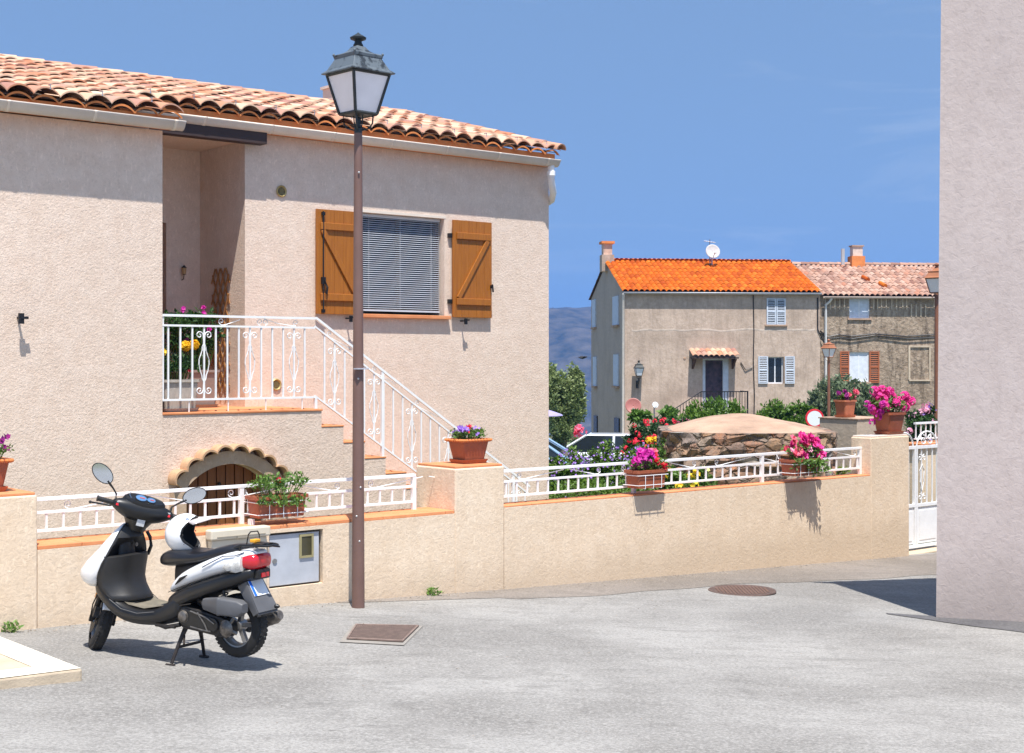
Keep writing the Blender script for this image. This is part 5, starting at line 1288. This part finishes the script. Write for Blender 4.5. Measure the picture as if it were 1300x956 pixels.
bush('red_oleander', 'oleander bush with bright red flowers below the satellite dish', 'bush', B, 8000, .10, LEAFD, [(RED, 36, .030, [bl(838,552,31.5,44,20)], 7), (RED, 13, .028, [bl(815,572,31,30,12)], 7)], 46)
B = [bl(812,528,33,12,9), bl(848,527,33,14,10)]
bush('fig_bush', 'leafy light green bush above the red oleander flowers', 'bush', B, 900, .15, LEAF, [], 47)
B = [bl(905,550,38,40,39), bl(932,548,38,20,36), bl(882,554,38,22,34)]
bush('clipped_hedge', 'dense bright green hedge below the far doorway', 'hedge', B, 11000, .13, LEAFB, [(PINK, 12, .07, [bl(868,545,36.5,10,8)], 3)], 48, spiky=.7)
B = [bl(988,545,50,24,36), bl(1018,550,50,24,34)]
bush('rosemary_bush', 'bushy green shrub under the far white shuttered window', 'bush', B, 6500, .18, LEAFB, [], 49, spiky=.5)
B = [bl(1062,530,52,34,52), bl(1095,532,52,22,42), bl(1040,540,52,18,42)]
bush('olive_bush', 'large grey green olive bush below the brown shuttered window', 'bush', B, 16000, .20, OLIVE, [], 50, spiky=1.0)
B = [bl(1168,545,26,22,24), bl(1178,528,26,10,14)]
bush('pink_oleander', 'oleander with pale pink flowers behind the white gate', 'bush', B, 3500, .08, LEAFD, [(PALE, 16, .035, B, 6), (PURP, 4, .03, B, 4)], 51)
B = [bl(727,505,44,15,38), bl(712,540,44,16,30), bl(700,500,44,20,34), bl(735,482,44,6,14)]
bush('olive_tree', 'rounded grey green tree between the pink house and the far house', 'tree', B, 17000, .13, OLIVET, [], 52, trunk=1.6, spiky=.3, origin=W(712,560,44))
B = [bl(733,562,48,12,8), bl(744,566,48,14,12)]
bush('pink_flower_bush', 'small bush with pink red flowers behind the parked cars', 'bush', B, 700, .16, LEAF, [(CORAL, 16, .09, [bl(733,548,47.5,8,5)], 3)], 53)
# ------------------------------------------------------------------ far houses
def wall_window(root, x0, x1, z0, z1, y, kind, mats, sill=True):
    f_, p_ = mats; m_ = MB(); w = .05
    m_.box(x0, x1, y+.05, y+.10, z0, z0+w); m_.box(x0, x1, y+.05, y+.10, z1-w, z1); m_.box(x0, x0+w, y+.05, y+.10, z0+w, z1-w); m_.box(x1-w, x1, y+.05, y+.10, z0+w, z1-w); m_.box((x0+x1)/2-.025, (x0+x1)/2+.025, y+.06, y+.10, z0+w, z1-w)
    o = m_.build('window', f_, root); m_ = MB(); m_.box(x0+w, x1-w, y+.07, y+.085, z0+w, z1-w); m_.build('pane', p_, o)
    if sill: m_ = MB(); m_.box(x0-.08, x1+.08, y-.07, y+.04, z0-.07, z0-.003); m_.build('window_sill', CAPC, o)
    return o
SHW = M('pale_blue_shutter', (.55,.60,.68), .5, var=.1); SHB = M('red_brown_shutter', (.38,.11,.04), .55, var=.15); WF = M('white_frame', (.72,.74,.78), .5); DKG = M('black_interior_glass', (.01,.012,.016), .1)
def far_shutter(root, x0, x1, z0, z1, y, mat, slats=14):
    m_ = MB(); fw = .05
    m_.box(x0, x0+fw, y, y+.04, z0, z1); m_.box(x1-fw, x1, y, y+.04, z0, z1)
    for z in (z0, (z0+z1)/2-fw/2, z1-fw): m_.box(x0+fw, x1-fw, y, y+.04, z, z+fw)
    for k in range(slats):
        z = z0+fw+(z1-z0-2*fw)*(k+.5)/slats; m_.obox(((x0+x1)/2, y+.02, z), ((x1-x0)/2-fw,0,0), (0,.016,.012), (0,-.003,.006))
    return m_.build('shutter', mat, root)
FA = Frame(4.755, 60.0, 6)
zb = -4.0
def fa(px, py, T=0): return FA.at(px, py, T)
A0 = 0.0; A1 = fa(1041, 371)[0]; eave = CAMZ+(457-371)*60/FPX; DEP = 8.8
ha = thing('grey_house', 'old grey rendered house with bright orange tile roof', 'house', (4.755, 60.0, 0), R(6))
def rc(x0, y0, x1, y1, T=0): a = fa(x0, y1, T); c = fa(x1, y0, T); return (a[0], c[0], a[1], c[1])
wu = rc(973,379,997,412); wlo = rc(975,453,995,487); dr = rc(892,455,925,524)
mb = MB(); wall_open(mb, A0, A1, zb, eave, 0, .35, [wu, wlo, dr]); mb.build('wall', GREYW, ha)
ap_t, ap_z = 4.4, CAMZ+(457-331)*64.4/FPX
# side wall
def sidept(px, py):  # point on the left gable wall x=0
    k = (px-650)/FPX; Y_ = None
    # X = 4.755 - s t ; Y = 60 + c t
    t = (4.755-k*60)/(FA.s+k*FA.c); Y = 60+FA.c*t; return t, CAMZ-(py-HOR)*Y/FPX
mb = MB()
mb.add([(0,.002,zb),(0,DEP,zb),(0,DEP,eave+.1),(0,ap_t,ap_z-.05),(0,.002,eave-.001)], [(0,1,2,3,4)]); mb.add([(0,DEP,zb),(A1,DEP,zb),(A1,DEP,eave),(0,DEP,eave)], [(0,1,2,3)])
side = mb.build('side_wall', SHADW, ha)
mb = MB(); mb.box(-.06, A1, -.0, 0.0, 0, 0) if False else None
slA = (ap_z-eave)/(ap_t+.3)
tile_roof(mb, -.12, A1+.05, -.17, ap_t, eave+.02, slA, .235, .45, .09, .006, 5, .02)
ro = mb.build('roof', TILE_O, ha, smooth=True)
mb = MB(); tile_roof(mb, -.1, A1, 0, 4.5, 0, slA, .215, .40, .065, .006, 4, .02); mb.v = [(x, 2*ap_t-(y) +.0 - 0, z+ap_z-slA*4.4-.0) for x, y, z in mb.v]; mb.build('rear_slope', TILE_O, ro, smooth=True)
mb = MB(); cap_row(mb, ((-.15, ap_t, ap_z), (A1, ap_t, ap_z)), .12, 6, L=.42); mb.build('ridge_tiles', TILE_O, ro, smooth=True)
mb = MB(); mb.add([(-.1,-.15,eave+.01),(A1,-.15,eave+.01),(A1,ap_t,ap_z-.02),(-.1,ap_t,ap_z-.02),(-.1,DEP+.3,eave+.05),(A1,DEP+.3,eave+.05)], [(0,1,2,3),(3,2,5,4)]); mb.build('roof_boards', DARKW, ro)
def fgut(root, x0, x1, y, z, mat):
    m_ = MB(); m_.grid(lambda i, j: ((x0, x1)[i], y-.07*math.cos(math.pi*j/8), z-.08*math.sin(math.pi*j/8)), 2, 9); return m_.build('gutter', mat, root, smooth=True, solid=.012)
ZINC = M('zinc', (.45,.46,.50), .5, metal=.3); fgut(ha, -.1, A1, -.20, eave+.0, ZINC)
mb = MB(); mb.tube([(-.08,-.20,eave-.08),(-.08,-.1,eave-.30),(-.08,-.07,-1.0),(-.08,-.07,zb)], .055, 8); mb.build('downpipe', M('pale_pipe', (.62,.56,.50), .5), ha, smooth=True)
m_ = MB(); m_.box(-.28, .28, ap_t-.3, ap_t+.3, ap_z-.5, ap_z+.25); ch = m_.build('chimney', GREYW, ha)
m_ = MB(); m_.box(-.2, .2, ap_t-.25, ap_t+.25, ap_z+.251, ap_z+.75); m_.build('chimney_pot', M('painted_chimney', (.60,.40,.30), .8, var=.3, vs=3), ch); m_ = MB(); m_.box(-.3, .3, ap_t-.35, ap_t+.35, ap_z+.751, ap_z+.86); m_.build('chimney_cap', ORANGE, ch)
w = wall_window(ha, *wu, 0, '', (WF, DKG)); mx = (wu[0]+wu[1])/2
far_shutter(ha, wu[0], mx-.01, wu[2], wu[3], -.05, SHW); far_shutter(ha, mx+.01, wu[1], wu[2], wu[3], -.05, SHW)
w = wall_window(ha, *wlo, .1, '', (WF, DKG)); far_shutter(ha, wlo[0]-.44, wlo[0]-.02, wlo[2], wlo[3]+.02, -.06, SHW); far_shutter(ha, wlo[1]+.04, wlo[1]+.46, wlo[2], wlo[3]+.02, -.06, SHW)
# door, frame, canopy, steps
d0, d1, dz0, dz1 = dr
m_ = MB(); m_.box(d0, d0+.12, .02, .2, dz0, dz1); m_.box(d1-.24, d1, .02, .2, dz0, dz1); m_.box(d0+.12, d1-.24, .02, .2, dz1-.08, dz1); dd = m_.build('door_frame', SHW, ha)
m_ = MB(); m_.box(d0+.12, d1-.24, .15, .18, dz0, dz1-.08); m_.build('door', M('patterned_curtain', (.03,.04,.09), .6, var=.7, vs=5, c2=(.10,.06,.08)), dd)
cz = fa(900, 452)[1]; c0x, c1x = fa(879, 452, -.6)[0], fa(939, 452, -.6)[0]
m_ = MB(); tile_roof(m_, c0x, c1x, -.70, 0, cz-.02, .42, .23, .38, .07, .006, 6, .02, random.Random(8)); cn = m_.build('canopy', TILE, ha, smooth=True)
m_ = MB(); m_.box(c0x+.05, c1x-.05, -.66, -.002, cz-.11, cz-.05)
for x in (c0x+.15, c1x-.15): m_.add([(x-.04,-.6,cz-.12),(x+.04,-.6,cz-.12),(x-.04,-.002,cz-.12),(x+.04,-.002,cz-.12),(x-.04,-.002,cz-.55),(x+.04,-.002,cz-.55)], [(0,1,5,4),(0,4,2),(1,3,5),(0,2,3,1)])
m_.build('canopy_bracket', DARKW, cn)
s0x, s1x = fa(893, 520, -1.2)[0]-.1, fa(950, 520, -1.2)[0]
m_ = MB(); m_.box(s0x, s1x, -1.2, -.002, zb, dz0-.03)
for k in range(7): m_.box(s0x-.28*(k+1), s0x-.28*k-.001, -1.2, -.002, zb, dz0-.03-.18*(k+1))
m_.build('steps', GREYW, ha)
m_ = MB()
zr = dz0+.92
m_.box(s0x, s1x, -1.18, -1.15, zr-.02, zr+.02); x = s0x
while x <= s1x: m_.box(x-.012, x+.012, -1.177, -1.153, dz0-.03, zr-.021); x += .125
m_.box(s1x-.05, s1x, -1.2, -1.13, dz0-.03, zr+.03)
m_.box(s1x-.03, s1x, -1.13, -.002, zr-.02, zr+.02)
for k in range(16):
    xx = s0x-.125*(k+1); zz2 = zr-.64*.125*(k+1); m_.box(xx-.012, xx+.012, -1.177, -1.153, zz2-.92, zz2)
m_.tube([(s0x, -1.165, zr), (s0x-2.0, -1.165, zr-1.28)], .022, 6); m_.build('stair_railing', BLACK, ha)
# cables
m_ = MB(); cx = fa(956, 400)[0]; m_.tube([(cx,-.03,eave-.1),(cx+.03,-.03,3.2),(cx,-.03,2.0),(cx+.05,-.03,.5),(cx+.02,-.03,-1)], .022, 5)
a_ = fa(940,460); b_ = fa(955,470); m_.tube([(a_[0],-.03,a_[1]),(a_[0]+.2,-.05,b_[1]+.02),(b_[0],-.03,b_[1]+.12)], .02, 5)
a_ = fa(1040,378); m_.tube([(a_[0]-.08,-.03,a_[1]),(a_[0]-.08,-.03,fa(1040,418)[1]),(a_[0]+.2,-.06,fa(1040,436)[1])], .028, 5)
m_.build('cable', BLACK, ha)
a_ = fa(869, 455); m_ = MB(); m_.lathe([(0,-.02),(.05,-.02),(.06,.0)], 12, (a_[0], 0, a_[1]), 'y'); m_.build('wall_vent', CAPC, ha)
mb = MB(); rr_ = random.Random(2); pts = [fa(802+i*7.5, 418.5+.5*math.sin(i*.9)+rr_.uniform(-.9,.9)) for i in range(32)]
for (xa, za), (xb, zb2) in zip(pts, pts[1:]): mb.add([(xa,-.004,za-.05),(xb,-.004,zb2-.05),(xb,-.004,zb2+.01),(xa,-.004,za+.01),(xa,0,za+.02),(xb,0,zb2+.02)], [(0,1,2,3),(3,2,5,4)])
mb.build('render_ridge', M('pale_render_ridge', (.50,.41,.34), .9, var=.35, vs=3), ha)
# side wall windows
for (xa, xb, ya, yb, sh) in ((779,786,377,412,1),(753,757,381,415,1),(780,786,450,490,1),(754,758,453,490,1),(781,787,530,556,0),(755,759,527,556,0)):
    t1, z1_ = sidept(xa, ya); t0, z0_ = sidept(xb, yb)
    m_ = MB(); m_.box(-.06, -.002, t0, t1, z0_, z1_); o = m_.build('shutter' if sh else 'cellar_opening', SHW if sh else DKG, ha)
    if sh:
        m_ = MB(); m_.box(-.12, -.003, t0-.08, t1+.08, z0_-.09, z0_-.01); m_.build('window_sill', CAPC, o)
# right hand house
hb_ = thing('weathered_house', 'weathered brown masonry house with faded pink tile roof, joined to the grey house', 'house', (4.755, 60.0, 0), R(6))
B1 = A1+9.5; uu = rc(1078,376,1104,404,.05); ul = rc(1078,447,1103,485,.05)
mb = MB(); wall_open(mb, A1+.003, B1, zb, eave-.12, .05, .35, [uu, ul]); mb.add([(B1,.05,zb),(B1,DEP,zb),(B1,DEP,eave-.12),(B1,4.4,ap_z-.2),(B1,.05,eave-.12)], [(0,1,2,3,4)]); mb.build('wall', RUBW, hb_)
mb = MB(); tile_roof(mb, A1+.05, B1+.1, -.17, ap_t, eave-.12, slA, .235, .42, .085, .012, 5, .02, random.Random(17)); rb = mb.build('roof', TILE_P, hb_, smooth=True)
mb = MB(); cap_row(mb, ((A1+.1, ap_t, ap_z-.1), (B1, ap_t, ap_z-.1)), .12, 6, L=.42); mb.build('ridge_tiles', TILE_P, rb, smooth=True)
mb = MB(); mb.add([(A1+.05,-.13,eave-.13),(B1,-.13,eave-.13),(B1,ap_t,ap_z-.14),(A1+.05,ap_t,ap_z-.14),(B1,DEP,eave-.1),(A1+.05,DEP,eave-.1)], [(0,1,2,3),(3,2,4,5)]); mb.build('roof_boards', DARKW, rb)
q1, q2 = fa(1145, 352, 1.5), fa(1152, 356, 1.5)
mb = MB(); 
for k in range(2): mb.tube([(q1[0]-1.5+k*.45, 2.3-.9*k, eave+slA*(2.3-.9*k)+.05), (q1[0]-1.45+k*.45, 1.75-.9*k, eave+slA*(1.75-.9*k)+.08)], .09, 8)
mb.build('new_tiles', TILE_O, rb, smooth=True)
fgut(hb_, A1+.1, B1, -.21, eave-.15, M('rosy_gutter', (.55,.44,.38), .5))
mb = MB(); x = fa(1048, 400)[0]; mb.tube([(x+.2,-.21,eave-.22),(x+.15,-.15,eave-.35),(x,-.03,eave-.5),(x,-.03,zb)], .055, 8); mb.build('downpipe', M('white_pipe', (.66,.64,.62), .5), hb_, smooth=True)
mb = MB(); x0, x1 = fa(1080, 330, 4.4)[0], fa(1094, 330, 4.4)[0]; mb.box(x0-.05, x1+.05, 4.1, 4.7, ap_z-.4, ap_z+.28); ch = mb.build('chimney', ORANGE, hb_)
mb = MB(); mb.box(x0+.03, x1-.03, 4.2, 4.6, ap_z+.281, ap_z+.72); mb.build('chimney_pot', M('pale_chimney', (.62,.50,.42), .8, var=.2), ch); mb = MB(); mb.box(x0-.02, x1+.02, 4.15, 4.65, ap_z+.721, ap_z+.78); mb.build('chimney_cap', CAPC, ch)
mb = MB(); x = fa(1069, 330, 4.4)[0]; mb.tube([(x,4.3,ap_z-.2),(x,4.3,ap_z+.62)], .09, 8); mb.build('flue', M('grey_flue', (.42,.42,.42), .6), hb_, smooth=True)
w = wall_window(hb_, *uu, .05, '', (WF, M('white_blind', (.60,.66,.76), .5))); w = wall_window(hb_, *ul, .05, '', (WF, M('white_blind_two', (.66,.70,.76), .5)))
far_shutter(hb_, ul[0]-.42, ul[0]-.01, ul[2]-.03, ul[3]+.03, 0, SHB); far_shutter(hb_, ul[1]+.01, ul[1]+.45, ul[2]-.03, ul[3]+.03, 0, SHB)
LIME = M('lime_strip', (.52,.42,.31), .9, var=.2)
mb = MB()
for px in list(range(1047, 1075, 6))+list(range(1108, 1119, 5))+[1124, 1131, 1137, 1145, 1150]+[1185, 1190, 1198, 1206]:
    a, c_ = fa(px, 393, .05), fa(px+1.6, 376, .05); mb = MB(); mb.box(a[0], c_[0], .03, .0495, a[1], c_[1]); mb.build('plaster_strip', LIME, hb_); mb = MB()
for px in (1156, 1162, 1168, 1174):
    a, c_ = fa(px, 402, .05), fa(px+1.6, 386, .05); mb = MB(); mb.box(a[0], c_[0], .03, .0495, a[1], c_[1]); mb.build('plaster_strip', LIME, hb_)
a, c_ = fa(1155, 482, .05), fa(1179, 441, .05); mb = MB(); mb.box(a[0]-.08, c_[0]+.08, -.0, .0495, c_[1], c_[1]+.08); mb.box(a[0]-.08, a[0], .0, .0495, a[1], c_[1]-.001); mb.box(c_[0], c_[0]+.06, .0, .0495, a[1], c_[1]-.001); mb.box(a[0]-.05, c_[0]+.05, -.0, .0495, a[1]-.06, a[1]-.001); mb.build('blocked_window', LIME, hb_)
a = fa(1153, 520, .05); c_ = fa(1180, 520, .05); 
mb = MB(); pts = [(fa(x, y, .0)[0], .0, fa(x, y, .0)[1]) for x, y in ((1041,420),(1050,428),(1064,425),(1080,427),(1110,424),(1150,427),(1185,425),(1230,427))]; mb.tube(pts, .03, 5); mb.tube([(p[0]+.02, p[1]-.03, p[2]-.10+.04*math.sin(i*2)) for i, p in enumerate(pts)], .022, 5); mb.build('cable', BLACK, hb_)
# dishes
def dish(label, c, r, mat, yaw=0, pole=None, arm=True):
    t = thing('satellite_dish', label, 'satellite dish', c, yaw)
    m_ = MB(); m_.lathe([(.001,.14*r)]+[(r*k/8, .14*r*(1-(k/8)**2)) for k in range(1, 9)], 28, (0,0,0), 'y'); m_.xf(Matrix.Rotation(R(-18),4,'X')); d_ = m_.build('reflector', mat, t, smooth=True, solid=.02)
    m_ = MB(); m_.tube([(0,0,-r*.8),(0,-r*.9,-r*.35)], .018, 6); m_.box(-.05,.05,-r*.9-.1,-r*.9+.02,-r*.4,-r*.28); m_.build('arm', M('dish_grey', (.4,.4,.4), .5), d_)
    m_ = MB(); m_.tube([(0,.1,0),(0,.14,-.1),(0,.14,-pole)], .03, 8); m_.build('mast', M('mast_grey', (.35,.35,.37), .5, metal=.5), t)
    return t
c = W(905, 319, 63.9); dish('white satellite dish on the ridge of the orange roof', c, .33, M('white_dish', (.52,.50,.48), .6), R(10), .7)
c = W(804, 515, 58.6); dish('dull red satellite dish by the grey house corner', c, .33, M('red_dish', (.36,.12,.10), .5), R(-5), 2.4)
c = W(832, 514, 58.8); dish('tiny white satellite dish right of the red one', c, .13, M('small_dish', (.7,.72,.76), .5), R(15), 1.6)
an = thing('aerial', 'thin television aerial above the white rooftop dish', 'aerial', W(901, 325, 64.2)); mb = MB(); mb.tube([(0,0,-.6),(0,0,.75)], .02, 6); mb.tube([(-.25,0,.68),(.25,0,.60)], .015, 5)
for k in range(5): mb.tube([(-.2+.1*k,-.15,.67-.016*k),(-.2+.1*k,.15,.67-.016*k)], .01, 4)
mb.build('mast', M('aerial_metal', (.3,.3,.32), .4, metal=.7), an)
# wall lantern on the grey house
c = FA.at(811, 490, -.35); X, Y, _ = FA.world(c[0], -.35); wl = thing('wall_lantern', 'black lantern on a wall bracket at the grey house corner', 'wall lamp', (X, Y, c[1]+.32), R(6))
lantern(wl, 0, LMET, M('pale_lantern_glass', (.75,.78,.85), .3), .98, topmetal=LMET)
mb = MB(); mb.tube([(0,0,.0),(0,.0,-.10),(0,.12,-.22),(0,.33,-.22)], .035, 8); mb.tube([(0,.33,-.10),(0,.33,-.42)], .06, 8); mb.tube([(0,.05,-.12),(0,.2,-.35),(0,.33,-.36)], .02, 6); mb.build('bracket', LMET, wl, smooth=True)
# round sign
X, Y, Z = W(1034, 531, 38); sn = thing('road_sign', 'round white road sign with a red rim rising behind the rear pillar', 'road sign', (X, Y, 0), 0); zg = ground_z(X, Y)
mb = MB(); mb.lathe([(0,-.02),(.20,-.02)], 32, (0,0,Z), 'y'); mb.build('sign_face', M('sign_white', (.75,.78,.80), .4, var=.02), sn); mb = MB(); mb.lathe([(.20,-.021),(.245,-.021),(.25,0),(.20,0)], 32, (0,0,Z), 'y'); mb.build('sign_rim', M('sign_red', (.70,.02,.04), .4, var=.02), sn)
mb = MB(); mb.tube([(0,.03,zg),(0,.03,Z+.2)], .03, 8); mb.build('post', ZINC, sn)
# ------------------------------------------------------------------ parked cars
CW = M('white_car_paint', (.72,.74,.78), .2, var=.02, coat=.7); CB = M('pale_blue_car_paint', (.28,.42,.62), .2, var=.02, coat=.7); CG = M('tinted_car_glass', (.015,.02,.025), .06)
def car(label, X, Y, ztop, rz, paint, cmat='parked_car', Ln=3.9, Wd=1.66, Hh=1.46):
    zg = ztop-Hh; t = thing(cmat, label, 'car', (X, Y, zg), rz, 'cars parked beyond the garden'); l = Ln/2
    sec = [(-l,.35,.55,.74),(-l+.05,.25,.80,.80),(-l+.5,.22,.88,.83),(-.9,.2,.93,.83),(.3,.2,.95,.83),(1.2,.22,.93,.82),(l-.12,.25,.86,.78),(l,.35,.62,.70)]
    def ring(x, z0, z1, w, n=20, e=.35):
        zc2, h = (z0+z1)/2, (z1-z0)/2
        return [(x, w*math.copysign(abs(math.cos(2*math.pi*k/n))**e, math.cos(2*math.pi*k/n)), zc2+h*math.copysign(abs(math.sin(2*math.pi*k/n))**e, math.sin(2*math.pi*k/n))) for k in range(n)]
    m_ = MB(); m_.loft([ring(*s_) for s_ in sec]); m_.build('body', paint, t, smooth=True)
    m_ = MB(); gb = [(-1.25,.76),(-.62,.62),(.1,.64),(1.35,.62),(1.72,.74)]; zt_ = Hh
    bot = [(-1.30,-.76,.90),(1.80,-.74,.92),(1.80,.74,.92),(-1.30,.76,.90)]; tp = [(-.45,-.56,zt_-.035),(1.42,-.57,zt_-.035),(1.42,.57,zt_-.035),(-.45,.56,zt_-.035)]
    m_.loft([bot, tp]); gh = m_.build('windows', CG, t)
    m_ = MB(); rg = [[(-.50,-.58,zt_-.05),(1.47,-.59,zt_-.05),(1.47,.59,zt_-.05),(-.50,.58,zt_-.05)],[(-.42,-.53,zt_-.005),(1.38,-.53,zt_-.005),(1.38,.53,zt_-.005),(-.42,.53,zt_-.005)],[(-.2,-.35,zt_),(1.2,-.35,zt_),(1.2,.35,zt_),(-.2,.35,zt_)]]; m_.loft(rg)
    for s_ in (-1, 1):
        for (xa, xb) in ((-1.30,-.47),(.42,.42),(1.80,1.44)): m_.tube([(xa, s_*.765, .90), (xb, s_*.575, zt_-.04)], .045, 6)
    m_.build('roof', paint, t, smooth=True)
    for x in (-l+.72, l-.72):
        for s_ in (-1, 1):
            m_ = MB(); m_.lathe([(0,-.09),(.16,-.09),(.20,-.09),(.30,-.08),(.31,0),(.30,.08),(0,.09)], 24, (x, s_*.74, .31), 'y'); wh = m_.build('wheel', TYRE, t, smooth=True)
            m_ = MB(); m_.lathe([(0,.0),(.19,.0),(.20,-.012)], 16, (x, s_*.835, .31), 'y'); m_.build('rim', RIM, wh)
    for s_ in (-1, 1):
        m_ = MB(); m_.sphere((-l+.18, s_*.62, .68), .10, .14, .08); m_.build('headlight', CLEAR, t, smooth=True)
        m_ = MB(); m_.sphere((l-.06, s_*.66, .80), .05, .10, .14); m_.build('tail_light', REDL, t, smooth=True)
    return t
x, y, z = W(766, 550, 46); car('white hatchback parked beyond the violet hedge', x, y, z, R(-12), CW, Ln=4.1)
x, y, z = W(668, 554, 43); car('pale blue car half hidden behind the pink house', x, y, z, R(168), CB)
# parasol
x, y, z = W(690, 524, 27); ps = thing('parasol', 'tip of a lavender garden parasol beside the pink house', 'parasol', (x, y, 0)); mb = MB(); N = 8
rings = [[(r_*math.cos(2*math.pi*k/N), r_*math.sin(2*math.pi*k/N), z+dz) for k in range(N)] for r_, dz in ((.37,-.055),(.35,-.03),(.18,.03),(.01,.08))]; mb.loft(rings); mb.build('canopy', M('lavender_cloth', (.36,.31,.58), .8), ps)
mb = MB(); mb.tube([(0,0,ground_z(x, y)),(0,0,z+.12)], .02, 8); mb.build('pole', WHITE, ps)
# bird
x, y, z = W(740, 454, 40); bd = thing('bird', 'small dark bird flying in front of the blue mountain', 'bird', (x, y, z), R(20)); mb = MB()
body = [(-.13,0,0,.012),(-.07,0,0,.03),(0,0,.0,.04),(.06,0,.01,.03),(.10,0,.02,.022),(.14,0,.015,.004)]
mb.tube([p[:3] for p in body], [p[3] for p in body], 8)
for s_ in (-1, 1): mb.loft([[(.04,s_*.02,.01),(-.03,s_*.02,.0),(-.03,s_*.02,-.008)],[(.05,s_*.14,.05),(-.02,s_*.14,.04),(-.02,s_*.14,.035)],[(-.01,s_*.28,.03),(-.05,s_*.27,.028),(-.04,s_*.27,.025)]])
mb.add([(-.10,0,.0),(-.24,-.05,-.005),(-.20,0,.0),(-.24,.05,-.005)], [(0,1,2,3)]); mb.build('body', M('dark_feathers', (.02,.02,.025), .7), bd, smooth=True)
